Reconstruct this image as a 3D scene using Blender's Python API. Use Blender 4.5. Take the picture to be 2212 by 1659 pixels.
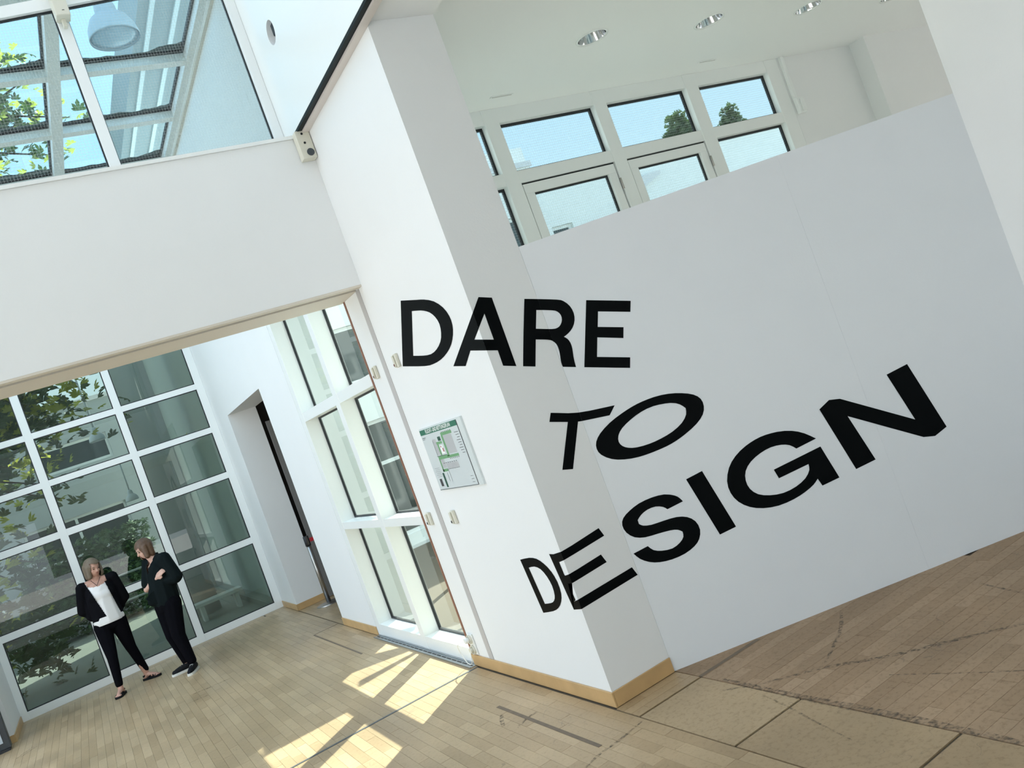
import bpy, bmesh, math, random
from mathutils import Vector, Matrix

# ------------------------------------------------------------------ scene, camera, light
for o in list(bpy.data.objects):
    bpy.data.objects.remove(o, do_unlink=True)
SC = bpy.context.scene
COL = SC.collection
random.seed(7)

cam = bpy.data.cameras.new('camera')
cam.sensor_width = 36.0
cam.lens = 1840.63 / 2212 * 36.0
cam.clip_start = 0.05
cam.clip_end = 400
camo = bpy.data.objects.new('camera', cam)
COL.objects.link(camo)
_r = Vector((0.826104, -0.446117, -0.344284)).normalized()
_u = Vector((0.301963, -0.165389, 0.938864)).normalized()
_f = Vector((0.475784, 0.879560, 0.001918)).normalized()
M = Matrix((( _r.x, _u.x, -_f.x, 0), (_r.y, _u.y, -_f.y, 0), (_r.z, _u.z, -_f.z, 1.85), (0, 0, 0, 1)))
camo.matrix_world = M
SC.camera = camo

SC.view_settings.view_transform = 'Standard'
SC.view_settings.look = 'None'
SC.view_settings.gamma = 1.0
SC.view_settings.use_curve_mapping = False
SC.view_settings.exposure = 0.56
SC.cycles.use_denoising = True
SC.cycles.max_bounces = 12
SC.cycles.diffuse_bounces = 6
SC.cycles.glossy_bounces = 5
SC.cycles.transparent_max_bounces = 24
SC.cycles.sample_clamp_indirect = 6.0

W = bpy.data.worlds.new('world')
SC.world = W
W.use_nodes = True
nt = W.node_tree
nt.nodes.clear()
wo = nt.nodes.new('ShaderNodeOutputWorld')
bg = nt.nodes.new('ShaderNodeBackground')
tc = nt.nodes.new('ShaderNodeTexCoord')
sx = nt.nodes.new('ShaderNodeSeparateXYZ')
rp = nt.nodes.new('ShaderNodeValToRGB')
rp.color_ramp.elements[0].position = 0.0
rp.color_ramp.elements[0].color = (0.78, 0.88, 0.95, 1)
rp.color_ramp.elements[1].position = 1.0
rp.color_ramp.elements[1].color = (0.62, 0.71, 0.86, 1)
e = rp.color_ramp.elements.new(0.3)
e.color = (0.60, 0.78, 0.93, 1)
nt.links.new(tc.outputs['Generated'], sx.inputs[0])
nt.links.new(sx.outputs['Z'], rp.inputs['Fac'])
nt.links.new(rp.outputs['Color'], bg.inputs['Color'])
nt.links.new(bg.outputs[0], wo.inputs['Surface'])
bg.inputs['Strength'].default_value = 1.75

sl = bpy.data.lights.new('sun', 'SUN')
sl.energy = 11.0
sl.angle = math.radians(0.55)
sl.color = (1.0, 0.945, 0.86)
so = bpy.data.objects.new('sun', sl)
so.rotation_euler = Vector((-1, -0.86, -1.283)).to_track_quat('-Z', 'Y').to_euler()
so.location = (20, 17, 26)
COL.objects.link(so)

# ------------------------------------------------------------------ materials
def mat(name, col, rough=0.6, metal=0.0, spec=0.5, bump=0.0, bscale=60.0, var=0.0, vscale=3.0, coat=0.0, trans=None):
    m = bpy.data.materials.new(name)
    m.use_nodes = True
    n = m.node_tree
    b = n.nodes['Principled BSDF']
    b.inputs['Base Color'].default_value = (*col, 1)
    b.inputs['Roughness'].default_value = rough
    b.inputs['Metallic'].default_value = metal
    b.inputs['Specular IOR Level'].default_value = spec
    b.inputs['Coat Weight'].default_value = coat
    tcn = n.nodes.new('ShaderNodeTexCoord')
    if var > 0:
        no = n.nodes.new('ShaderNodeTexNoise')
        no.inputs['Scale'].default_value = vscale
        no.inputs['Detail'].default_value = 5
        n.links.new(tcn.outputs['Object'], no.inputs['Vector'])
        mx = n.nodes.new('ShaderNodeMix')
        mx.data_type = 'RGBA'
        mx.inputs[6].default_value = tuple(c * (1 - var) for c in col) + (1,)
        mx.inputs[7].default_value = tuple(min(1, c * (1 + var)) for c in col) + (1,)
        n.links.new(no.outputs['Fac'], mx.inputs[0])
        n.links.new(mx.outputs[2], b.inputs['Base Color'])
    if bump > 0:
        nb = n.nodes.new('ShaderNodeTexNoise')
        nb.inputs['Scale'].default_value = bscale
        nb.inputs['Detail'].default_value = 4
        n.links.new(tcn.outputs['Object'], nb.inputs['Vector'])
        bp = n.nodes.new('ShaderNodeBump')
        bp.inputs['Strength'].default_value = bump
        bp.inputs['Distance'].default_value = 0.01
        n.links.new(nb.outputs['Fac'], bp.inputs['Height'])
        n.links.new(bp.outputs[0], b.inputs['Normal'])
    return m

def glass(name, tint, wire=None, pitch=0.0125, wcol=(0.85, 0.9, 0.9), ior=1.45, mir=1.0):
    """thin pane: tinted see-through with Fresnel mirror; wire = cast-in wire mesh"""
    m = bpy.data.materials.new(name)
    m.use_nodes = True
    n = m.node_tree
    n.nodes.clear()
    out = n.nodes.new('ShaderNodeOutputMaterial')
    tr = n.nodes.new('ShaderNodeBsdfTransparent')
    tr.inputs[0].default_value = (*tint, 1)
    gl = n.nodes.new('ShaderNodeBsdfGlossy')
    gl.inputs['Roughness'].default_value = 0.0
    fr = n.nodes.new('ShaderNodeFresnel')
    fr.inputs['IOR'].default_value = ior
    mx = n.nodes.new('ShaderNodeMixShader')
    ge = n.nodes.new('ShaderNodeNewGeometry')       # the rear face of the slab neither mirrors nor tints again
    iv = n.nodes.new('ShaderNodeMath'); iv.operation = 'SUBTRACT'; iv.inputs[0].default_value = 1.0
    n.links.new(ge.outputs['Backfacing'], iv.inputs[1])
    ff = n.nodes.new('ShaderNodeMath'); ff.operation = 'MULTIPLY'
    fm = n.nodes.new('ShaderNodeMath'); fm.operation = 'MULTIPLY'; fm.use_clamp = True; fm.inputs[1].default_value = mir
    n.links.new(fr.outputs[0], fm.inputs[0]); n.links.new(fm.outputs[0], ff.inputs[0]); n.links.new(iv.outputs[0], ff.inputs[1])
    n.links.new(ff.outputs[0], mx.inputs[0])
    n.links.new(tr.outputs[0], mx.inputs[1])
    n.links.new(gl.outputs[0], mx.inputs[2])
    last = mx
    if wire:
        t = n.nodes.new('ShaderNodeTexCoord')
        s = n.nodes.new('ShaderNodeSeparateXYZ')
        n.links.new(t.outputs['Object'], s.inputs[0])
        gs = []
        for ax in wire:
            a = n.nodes.new('ShaderNodeMath'); a.operation = 'DIVIDE'
            n.links.new(s.outputs[ax], a.inputs[0]); a.inputs[1].default_value = pitch
            f = n.nodes.new('ShaderNodeMath'); f.operation = 'FRACT'
            n.links.new(a.outputs[0], f.inputs[0])
            l = n.nodes.new('ShaderNodeMath'); l.operation = 'LESS_THAN'
            n.links.new(f.outputs[0], l.inputs[0]); l.inputs[1].default_value = 0.10
            gs.append(l)
        mxm = n.nodes.new('ShaderNodeMath'); mxm.operation = 'MAXIMUM'
        n.links.new(gs[0].outputs[0], mxm.inputs[0])
        n.links.new(gs[1].outputs[0], mxm.inputs[1])
        fac = n.nodes.new('ShaderNodeMath'); fac.operation = 'MULTIPLY'
        n.links.new(mxm.outputs[0], fac.inputs[0]); fac.inputs[1].default_value = 0.21
        df = n.nodes.new('ShaderNodeBsdfDiffuse')
        df.inputs[0].default_value = (*wcol, 1)
        m2 = n.nodes.new('ShaderNodeMixShader')
        n.links.new(fac.outputs[0], m2.inputs[0])
        n.links.new(mx.outputs[0], m2.inputs[1])
        n.links.new(df.outputs[0], m2.inputs[2])
        last = m2
    n.links.new(last.outputs[0], out.inputs[0])
    return m

def plank_mat(name, c0, c1, rough, scratch):
    """worn wood: tone attribute per plank, grain and dark scratches"""
    m = bpy.data.materials.new(name)
    m.use_nodes = True
    n = m.node_tree
    b = n.nodes['Principled BSDF']
    b.inputs['Specular IOR Level'].default_value = 0.45
    at = n.nodes.new('ShaderNodeAttribute'); at.attribute_name = 'tone'
    t = n.nodes.new('ShaderNodeNewGeometry')
    mx = n.nodes.new('ShaderNodeMix'); mx.data_type = 'RGBA'
    mx.inputs[6].default_value = (*c0, 1); mx.inputs[7].default_value = (*c1, 1)
    n.links.new(at.outputs['Fac'], mx.inputs[0])
    # broad dirt
    n1 = n.nodes.new('ShaderNodeTexNoise'); n1.inputs['Scale'].default_value = 1.3; n1.inputs['Detail'].default_value = 6
    n.links.new(t.outputs['Position'], n1.inputs['Vector'])
    r1 = n.nodes.new('ShaderNodeValToRGB')
    r1.color_ramp.elements[0].position = 0.35; r1.color_ramp.elements[0].color = (0.80, 0.78, 0.74, 1)
    r1.color_ramp.elements[1].position = 0.68; r1.color_ramp.elements[1].color = (1.06, 1.04, 1.0, 1)
    n.links.new(n1.outputs['Fac'], r1.inputs[0])
    mu = n.nodes.new('ShaderNodeMix'); mu.data_type = 'RGBA'; mu.blend_type = 'MULTIPLY'; mu.inputs[0].default_value = 1
    n.links.new(mx.outputs[2], mu.inputs[6]); n.links.new(r1.outputs[0], mu.inputs[7])
    # fine speckle and hair-line scratches
    n2 = n.nodes.new('ShaderNodeTexNoise'); n2.inputs['Scale'].default_value = 38; n2.inputs['Detail'].default_value = 8; n2.inputs['Roughness'].default_value = 0.75
    n.links.new(t.outputs['Position'], n2.inputs['Vector'])
    r2 = n.nodes.new('ShaderNodeValToRGB')
    r2.color_ramp.elements[0].position = 0.34; r2.color_ramp.elements[0].color = (0.62, 0.58, 0.52, 1)
    r2.color_ramp.elements[1].position = 0.50; r2.color_ramp.elements[1].color = (1, 1, 1, 1)
    n.links.new(n2.outputs['Fac'], r2.inputs[0])
    mu2 = n.nodes.new('ShaderNodeMix'); mu2.data_type = 'RGBA'; mu2.blend_type = 'MULTIPLY'; mu2.inputs[0].default_value = scratch
    n.links.new(mu.outputs[2], mu2.inputs[6]); n.links.new(r2.outputs[0], mu2.inputs[7])
    # curved scratches: thin iso-lines of a warped noise
    n3 = n.nodes.new('ShaderNodeTexNoise'); n3.inputs['Scale'].default_value = 3.1; n3.inputs['Detail'].default_value = 2; n3.inputs['Distortion'].default_value = 1.2
    n.links.new(t.outputs['Position'], n3.inputs['Vector'])
    s3 = n.nodes.new('ShaderNodeMath'); s3.operation = 'SUBTRACT'; n.links.new(n3.outputs['Fac'], s3.inputs[0]); s3.inputs[1].default_value = 0.53
    a3 = n.nodes.new('ShaderNodeMath'); a3.operation = 'ABSOLUTE'; n.links.new(s3.outputs[0], a3.inputs[0])
    l3 = n.nodes.new('ShaderNodeMath'); l3.operation = 'LESS_THAN'; n.links.new(a3.outputs[0], l3.inputs[0]); l3.inputs[1].default_value = 0.0022
    n4 = n.nodes.new('ShaderNodeTexNoise'); n4.inputs['Scale'].default_value = 2.2
    n.links.new(t.outputs['Position'], n4.inputs['Vector'])
    l4 = n.nodes.new('ShaderNodeMath'); l4.operation = 'GREATER_THAN'; n.links.new(n4.outputs['Fac'], l4.inputs[0]); l4.inputs[1].default_value = 0.55
    m4 = n.nodes.new('ShaderNodeMath'); m4.operation = 'MULTIPLY'; n.links.new(l3.outputs[0], m4.inputs[0]); n.links.new(l4.outputs[0], m4.inputs[1])
    m5 = n.nodes.new('ShaderNodeMath'); m5.operation = 'MULTIPLY'; n.links.new(m4.outputs[0], m5.inputs[0]); m5.inputs[1].default_value = 0.35
    mu3 = n.nodes.new('ShaderNodeMix'); mu3.data_type = 'RGBA'
    n.links.new(m5.outputs[0], mu3.inputs[0]); n.links.new(mu2.outputs[2], mu3.inputs[6]); mu3.inputs[7].default_value = (0.12, 0.095, 0.07, 1)
    n.links.new(mu3.outputs[2], b.inputs['Base Color'])
    rr = n.nodes.new('ShaderNodeMapRange')
    rr.inputs[3].default_value = rough; rr.inputs[4].default_value = rough + 0.2
    n.links.new(n1.outputs['Fac'], rr.inputs[0]); n.links.new(rr.outputs[0], b.inputs['Roughness'])
    bp = n.nodes.new('ShaderNodeBump'); bp.inputs['Strength'].default_value = 0.12; bp.inputs['Distance'].default_value = 0.004
    n.links.new(n2.outputs['Fac'], bp.inputs['Height']); n.links.new(bp.outputs[0], b.inputs['Normal'])
    return m

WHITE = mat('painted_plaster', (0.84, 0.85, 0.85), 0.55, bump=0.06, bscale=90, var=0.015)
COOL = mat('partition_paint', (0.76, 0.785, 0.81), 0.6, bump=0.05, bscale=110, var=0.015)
CEIL = mat('ceiling_paint', (0.88, 0.89, 0.885), 0.5, bump=0.04)
FRAME = mat('white_frame', (0.87, 0.89, 0.88), 0.35)
LACQ = mat('glossy_white_lacquer', (0.86, 0.88, 0.86), 0.22)
GASK = mat('black_gasket', (0.012, 0.014, 0.018), 0.5)
CREAM = mat('cream_plastic', (0.70, 0.68, 0.58), 0.45)
CREAMD = mat('brown_button', (0.16, 0.05, 0.035), 0.5)
TRACK = mat('grey_guide_rail', (0.50, 0.48, 0.47), 0.5)
BEIGE = mat('beige_lintel', (0.70, 0.64, 0.55), 0.5)  # lintel beige has warm light bounced off the floor in its colour
SLOT = mat('dark_slot', (0.09, 0.085, 0.08), 0.7)
RUST = mat('brown_edge_strip', (0.26, 0.12, 0.075), 0.6)
BLACK = mat('black_vinyl', (0.0022, 0.0030, 0.0034), 0.5, spec=0.05)
SKIRT = mat('oak_skirting', (0.56, 0.36, 0.165), 0.4, var=0.22, vscale=6, bump=0.05)
SUB = mat('floor_joint_dirt', (0.13, 0.105, 0.075), 0.9)
PLK = plank_mat('worn_pale_plank', (0.44, 0.32, 0.19), (0.55, 0.415, 0.26), 0.27, 0.45)
PLKR = plank_mat('dirty_brown_plank', (0.345, 0.235, 0.145), (0.43, 0.305, 0.20), 0.46, 0.8)
HATCH = plank_mat('scuffed_hatch_wood', (0.40, 0.29, 0.175), (0.48, 0.365, 0.23), 0.4, 0.7)
INLAY = mat('dark_inlay', (0.17, 0.125, 0.085), 0.6, var=0.3, vscale=20)
JOINT = mat('grey_metal_joint', (0.13, 0.14, 0.15), 0.4, metal=0.5)
ALU = mat('brushed_aluminium', (0.42, 0.45, 0.47), 0.35, metal=0.8)
CHROME = mat('chrome', (0.8, 0.8, 0.8), 0.08, metal=1.0)
STEEL = mat('brushed_steel', (0.45, 0.43, 0.41), 0.28, metal=1.0)
DARK = mat('dark_rubber', (0.03, 0.03, 0.035), 0.6)
RED = mat('red_belt', (0.55, 0.02, 0.035), 0.6)
G_CLEAR = glass('window_glass', (0.80, 0.86, 0.84))
G_TINT = glass('green_grey_glass', (0.54, 0.60, 0.565), ior=1.5, mir=1.7)
G_WIRE = glass('wired_glass', (0.78, 0.84, 0.84), wire=(0, 2), pitch=0.020)
G_WIRE2 = glass('wired_glass_clerestory', (0.58, 0.655, 0.665), wire=(0, 2), pitch=0.022)
G_ROOF = glass('roof_glass', (0.76, 0.87, 0.92))
CONC = mat('courtyard_concrete', (0.30, 0.32, 0.29), 0.45, var=0.12, vscale=1.5)
TERR = mat('pale_terrace', (0.66, 0.66, 0.63), 0.7, var=0.1, vscale=2)
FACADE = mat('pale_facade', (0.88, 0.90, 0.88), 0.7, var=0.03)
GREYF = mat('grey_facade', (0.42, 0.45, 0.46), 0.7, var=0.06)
GREENW = mat('greenish_render', (0.50, 0.56, 0.52), 0.7, var=0.05, vscale=1)
COLM = mat('cast_concrete', (0.72, 0.72, 0.73), 0.6, var=0.08, vscale=2.5, bump=0.1, bscale=12)
DGLASS = mat('dark_window_glass', (0.035, 0.055, 0.055), 0.05, spec=0.9)
BACKDARK = mat('dark_interior', (0.06, 0.065, 0.06), 0.8)
BROWNW = mat('brown_grey_wall', (0.17, 0.15, 0.135), 0.7)
MOSS = mat('moss_dirt', (0.07, 0.085, 0.07), 0.9, var=0.4, vscale=30)
LEAFD = mat('leaf_green', (0.085, 0.125, 0.065), 0.45)
LEAFY = mat('leaf_backlit', (0.36, 0.38, 0.07), 0.5)  # upper leaves: light shining through them is put into the colour
HEDGE = mat('hedge_leaf', (0.10, 0.17, 0.08), 0.6, var=0.4, vscale=15)
BARK = mat('bark', (0.10, 0.08, 0.06), 0.9, bump=0.5, bscale=20)
LAMPW = mat('lamp_enamel', (0.55, 0.60, 0.64), 0.35)
GRAV = mat('ground_paving', (0.54, 0.53, 0.50), 0.8, var=0.03)
def translucent(m, col, w=0.5):
    n = m.node_tree
    b = n.nodes['Principled BSDF']; o = n.nodes['Material Output']
    t = n.nodes.new('ShaderNodeBsdfTranslucent'); t.inputs[0].default_value = (*col, 1)
    x = n.nodes.new('ShaderNodeMixShader'); x.inputs[0].default_value = w
    n.links.new(b.outputs[0], x.inputs[1]); n.links.new(t.outputs[0], x.inputs[2]); n.links.new(x.outputs[0], o.inputs[0])
translucent(LEAFD, (0.12, 0.2, 0.05), 0.3)
translucent(LEAFY, (0.7, 0.72, 0.12), 0.55)

# ------------------------------------------------------------------ helpers
def link(name, me, m, parent=None):
    o = bpy.data.objects.new(name, me)
    COL.objects.link(o)
    if m is not None and not me.materials:
        me.materials.append(m)
    if parent is not None:
        o.parent = parent
    return o

def from_bm(name, bm, m, parent=None, smooth=False):
    me = bpy.data.meshes.new(name)
    bmesh.ops.recalc_face_normals(bm, faces=bm.faces[:])
    bm.to_mesh(me); bm.free()
    if smooth:
        for p in me.polygons: p.use_smooth = True
    return link(name, me, m, parent)

def tag(o, label=None, cat=None, group=None, kind=None):
    if label: o['label'] = label
    if cat: o['category'] = cat
    if group: o['group'] = group
    if kind: o['kind'] = kind
    return o

def empty(name, loc=(0, 0, 0)):
    o = bpy.data.objects.new(name, None)
    o.empty_display_size = 0.1
    o.location = loc
    COL.objects.link(o)
    return o

def structure(name, label=None):
    o = empty(name)
    o['kind'] = 'structure'
    if label: o['label'] = label
    return o

def addbox(bm, a, b, bev=0.0):
    x0, y0, z0 = min(a[0], b[0]), min(a[1], b[1]), min(a[2], b[2])
    x1, y1, z1 = max(a[0], b[0]), max(a[1], b[1]), max(a[2], b[2])
    v = [bm.verts.new(p) for p in ((x0,y0,z0),(x1,y0,z0),(x1,y1,z0),(x0,y1,z0),(x0,y0,z1),(x1,y0,z1),(x1,y1,z1),(x0,y1,z1))]
    fs = [bm.faces.new([v[i] for i in f]) for f in ((0,3,2,1),(4,5,6,7),(0,1,5,4),(1,2,6,5),(2,3,7,6),(3,0,4,7))]
    if bev > 0:
        es = list({e for f in fs for e in f.edges})
        bmesh.ops.bevel(bm, geom=es, offset=bev, segments=2, affect='EDGES', profile=0.5)

def box(name, a, b, m, parent=None, bev=0.0):
    bm = bmesh.new(); addbox(bm, a, b, bev)
    return from_bm(name, bm, m, parent)

def addcyl(bm, p0, p1, r0, r1=None, seg=20, caps=True):
    p0 = Vector(p0); p1 = Vector(p1); r1 = r0 if r1 is None else r1
    d = (p1 - p0).normalized()
    a = d.orthogonal().normalized(); b = d.cross(a)
    A = [bm.verts.new(p0 + (a * math.cos(t) + b * math.sin(t)) * r0) for t in [2 * math.pi * i / seg for i in range(seg)]]
    B = [bm.verts.new(p1 + (a * math.cos(t) + b * math.sin(t)) * r1) for t in [2 * math.pi * i / seg for i in range(seg)]]
    for i in range(seg):
        bm.faces.new((A[i], A[(i + 1) % seg], B[(i + 1) % seg], B[i]))
    if caps:
        bm.faces.new(A[::-1]); bm.faces.new(B)

def cyl(name, p0, p1, r0, m, parent=None, r1=None, seg=20, smooth=True):
    bm = bmesh.new(); addcyl(bm, p0, p1, r0, r1, seg)
    o = from_bm(name, bm, m, parent)
    if smooth:
        for p in o.data.polygons: p.use_smooth = len(p.vertices) == 4
    return o

def lathe(name, prof, loc, m, parent=None, seg=32):
    bm = bmesh.new(); rings = []
    for r, z in prof:
        rings.append([bm.verts.new((loc[0] + r * math.cos(2 * math.pi * i / seg), loc[1] + r * math.sin(2 * math.pi * i / seg), loc[2] + z)) for i in range(seg)])
    for k in range(len(rings) - 1):
        for i in range(seg):
            bm.faces.new((rings[k][i], rings[k][(i + 1) % seg], rings[k + 1][(i + 1) % seg], rings[k + 1][i]))
    return from_bm(name, bm, m, parent, smooth=True)

def tube(name, pts, r, m, parent=None, seg=8):
    cu = bpy.data.curves.new(name, 'CURVE'); cu.dimensions = '3D'; cu.bevel_depth = r; cu.bevel_resolution = 2
    sp = cu.splines.new('NURBS'); sp.points.add(len(pts) - 1)
    for i, p in enumerate(pts): sp.points[i].co = (*p, 1)
    sp.use_endpoint_u = True; sp.order_u = 3
    o = bpy.data.objects.new(name, cu)
    COL.objects.link(o)
    dg = bpy.context.evaluated_depsgraph_get()
    me = bpy.data.meshes.new_from_object(o.evaluated_get(dg))
    bpy.data.objects.remove(o, do_unlink=True)
    me.materials.clear()
    for p in me.polygons: p.use_smooth = True
    return link(name, me, m, parent)

def prism(name, pts2, axis, d0, d1, m, parent=None):
    """polygon in the two other axes extruded along axis from d0 to d1"""
    bm = bmesh.new()
    def P(a, b, d):
        return {0: (d, a, b), 1: (a, d, b), 2: (a, b, d)}[axis]
    A = [bm.verts.new(P(a, b, d0)) for a, b in pts2]; B = [bm.verts.new(P(a, b, d1)) for a, b in pts2]
    bm.faces.new(A); bm.faces.new(B[::-1])
    n = len(A)
    for i in range(n): bm.faces.new((A[i], A[(i + 1) % n], B[(i + 1) % n], B[i]))
    return from_bm(name, bm, m, parent)

def plate_hole(bm, u0, u1, v0, v1, cu_, cv_, r, P, seg=32):
    """rectangle with a round hole; P maps (u, v) to space"""
    ring = []; outer = []
    for i in range(seg):
        t = 2 * math.pi * (i + 0.5) / seg
        c, s = math.cos(t), math.sin(t)
        ring.append(bm.verts.new(P(cu_ + r * c, cv_ + r * s)))
        k = min(((u1 - cu_) / c if c > 0 else (u0 - cu_) / c) if abs(c) > 1e-9 else 1e9, ((v1 - cv_) / s if s > 0 else (v0 - cv_) / s) if abs(s) > 1e-9 else 1e9)
        outer.append((cu_ + k * c, cv_ + k * s))
    ov = [bm.verts.new(P(*p)) for p in outer]
    cor = {}
    for i in range(seg):
        j = (i + 1) % seg
        a, b = outer[i], outer[j]
        f = [ring[i], ov[i]]
        if abs(a[0] - b[0]) > 1e-6 and abs(a[1] - b[1]) > 1e-6:
            cx_ = u1 if abs(a[0] - u1) < 1e-6 or abs(b[0] - u1) < 1e-6 else u0
            cy_ = v1 if abs(a[1] - v1) < 1e-6 or abs(b[1] - v1) < 1e-6 else v0
            f.append(bm.verts.new(P(cx_, cy_)))
        f += [ov[j], ring[j]]
        bm.faces.new(f)

def window(name, axis, n_in, n_out, cols, rows, uext, zext, gm, frame_m=FRAME, pane_n=None, gasket=0.012, label=None, mull_in=None, skip=()):
    """grid window in the plane normal to axis (0: x, 1: y). cols/rows: glass intervals. frame members fill the gaps"""
    root = structure(name, label)
    def bx(nm, u0, u1, z0, z1, n0, n1, m, parent, bev=0.0):
        if axis == 1: return box(nm, (u0, n0, z0), (u1, n1, z1), m, parent, bev)
        return box(nm, (n0, u0, z0), (n1, u1, z1), m, parent, bev)
    sg = 1 if n_out > n_in else -1
    edges = [uext[0]] + [c for cc in cols for c in cc] + [uext[1]]
    for i in range(0, len(edges), 2):
        if edges[i + 1] - edges[i] > 0.004:
            bx('mullion' if 0 < i < len(edges) - 2 else 'jamb', edges[i], edges[i + 1], zext[0], zext[1], n_in, n_out, frame_m, root, 0.003)
    zed = [zext[0]] + [c for cc in rows for c in cc] + [zext[1]]
    for i in range(0, len(zed), 2):
        if zed[i + 1] - zed[i] > 0.004:
            for (c0, c1) in cols:
                bx('transom' if 0 < i < len(zed) - 2 else 'rail', c0 - 0.001, c1 + 0.001, zed[i], zed[i + 1], n_in + sg * 0.004, n_out - sg * 0.004, frame_m, root)
    pn = (n_in + n_out) / 2 if pane_n is None else pane_n
    for ci, (c0, c1) in enumerate(cols):
        for ri, (z0, z1) in enumerate(rows):
            if (ci, ri) in skip: continue
            p = bx('pane', c0, c1, z0, z1, pn - 0.004, pn + 0.004, gm, root)
            bm = bmesh.new(); g = gasket
            def ab(u0, u1, w0, w1):
                n0, n1 = pn - 0.012, pn + 0.012
                if axis == 1: addbox(bm, (u0, n0, w0), (u1, n1, w1))
                else: addbox(bm, (n0, u0, w0), (n1, u1, w1))
            ab(c0, c1, z0, z0 + g); ab(c0, c1, z1 - g, z1); ab(c0, c0 + g, z0 + g, z1 - g); ab(c1 - g, c1, z0 + g, z1 - g)
            from_bm('gasket', bm, GASK, p)
    return root
PALEF = mat('pale_wood_floor', (0.70, 0.66, 0.60), 0.5, var=0.05)

def skid_mat():
    m = bpy.data.materials.new('rubber_skid'); m.use_nodes = True; n = m.node_tree
    b = n.nodes['Principled BSDF']; b.inputs['Base Color'].default_value = (0.13, 0.10, 0.07, 1); b.inputs['Roughness'].default_value = 0.7
    no = n.nodes.new('ShaderNodeTexNoise'); no.inputs['Scale'].default_value = 45; no.inputs['Detail'].default_value = 6
    ge = n.nodes.new('ShaderNodeNewGeometry'); n.links.new(ge.outputs['Position'], no.inputs['Vector'])
    r = n.nodes.new('ShaderNodeMapRange'); r.inputs[1].default_value = 0.42; r.inputs[2].default_value = 0.7; r.inputs[3].default_value = 0.02; r.inputs[4].default_value = 0.75
    n.links.new(no.outputs['Fac'], r.inputs[0]); n.links.new(r.outputs[0], b.inputs['Alpha'])
    return m
SKID = skid_mat()

# ------------------------------------------------------------------ setting: numbers in metres
CX, CY, CW = 2.162, 4.138, 0.422
DX, DY = math.cos(-0.41892), math.sin(-0.41892)
PX, PY = CX + CW, CY
ZS, ZC, BB = 4.0, 4.05, 0.087

# right-hand wall (column with the lettering, window bay, doorway, far pier)
wr = structure('wall_right')
box('wall_segment', (CX, CY, 0), (PX, 6.013, ZS + 0.02), WHITE, wr)
box('wall_segment', (CX, 8.352, 0), (CX + 0.385, 9.59, 5.7), WHITE, wr)
box('wall_segment', (CX, 6.013, 3.52), (CX + 0.385, 8.352, 5.7), WHITE, wr)
box('wall_segment', (CX, 9.59, 2.79), (CX + 0.385, 11.84, 5.7), WHITE, wr)
box('wall_segment', (CX, 11.84, 0), (CX + 0.385, 12.95, 5.7), WHITE, wr)

# upper wall above the slab edge, with the round recess
wu = structure('wall_upper')
bm = bmesh.new()
plate_hole(bm, 5.2, 5.9, 4.35, 5.05, 5.53, 4.72, 0.082, lambda u, v: (CX, u, v))
def quad(bm, pts): bm.faces.new([bm.verts.new(p) for p in pts])
for (u0, u1, v0, v1) in ((-6, 5.2, ZS + 0.05, 7.6), (5.9, 6.08, ZS + 0.05, 7.6), (5.2, 5.9, ZS + 0.05, 4.35), (5.2, 5.9, 5.05, 7.6)):
    quad(bm, [(CX, u0, v0), (CX, u1, v0), (CX, u1, v1), (CX, u0, v1)])
bmesh.ops.remove_doubles(bm, verts=bm.verts[:], dist=1e-5)
face = from_bm('wall_face', bm, LACQ, wu)
box('wall_core', (CX + 0.16, -6, ZS + 0.02), (PX, 6.08, 7.6), WHITE, wu)
bm = bmesh.new(); seg = 32
A = [bm.verts.new((CX, 5.53 + 0.082 * math.cos(2 * math.pi * (i + .5) / seg), 4.72 + 0.082 * math.sin(2 * math.pi * (i + .5) / seg))) for i in range(seg)]
B = [bm.verts.new((CX + 0.15, v.co.y, v.co.z)) for v in A]
for i in range(seg): bm.faces.new((A[i], A[(i + 1) % seg], B[(i + 1) % seg], B[i]))
bm.faces.new(B)
from_bm('round_recess', bm, WHITE, wu)
box('spot_lens', (CX + 0.02, 5.505, 4.70), (CX + 0.055, 5.56, 4.785), GASK, wu, 0.01)
# slab-edge shadow gap rail running along the wall
rail = structure('trim_1')
box('pale_ledge', (CX - 0.050, -2, 3.972), (CX - 0.0005, 5.555, 3.999), mat('pale_ledge', (0.72, 0.66, 0.62), 0.45), rail)
box('dark_rail', (CX - 0.084, -2, 3.985), (CX - 0.0505, 5.555, 4.004), mat('dark_rail', (0.008, 0.012, 0.013), 0.5, spec=0.15), rail)
box('ledge_top', (CX - 0.084, -2, 4.0045), (CX - 0.0005, 5.555, 4.02), LACQ, rail)

# header wall with lintel and shutter slot
wb = structure('wall_back')
box('wall_segment', (-8, 5.567, 2.875), (CX - 0.0005, 5.625, 3.965), WHITE, wb)
box('wall_segment', (-8, 5.625, 3.02), (CX - 0.0005, 6.075, 3.965), WHITE, wb)
box('lintel_lip', (-8, 5.567, 2.86), (CX - 0.0005, 5.635, 2.8745), BEIGE, wb)
box('lintel', (-8, 5.70, 2.86), (CX - 0.0005, 6.075, 3.0195), BEIGE, wb)
box('shutter_slot', (-8, 5.636, 2.93), (CX - 0.0005, 5.699, 3.0195), SLOT, wb)
box('sill_cap', (-8, 5.555, 3.966), (CX - 0.0005, 6.09, 3.99), FRAME, wb)
# guide rail of the shutter let into the side wall
box('trim_2', (CX - 0.004, 5.64, 0.088), (CX - 0.0003, 5.712, 2.86), TRACK)['kind'] = 'structure'
box('trim_3', (CX - 0.006, 6.005, 0.088), (CX + 0.001, 6.0305, 2.99), RUST)['kind'] = 'structure'

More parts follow.
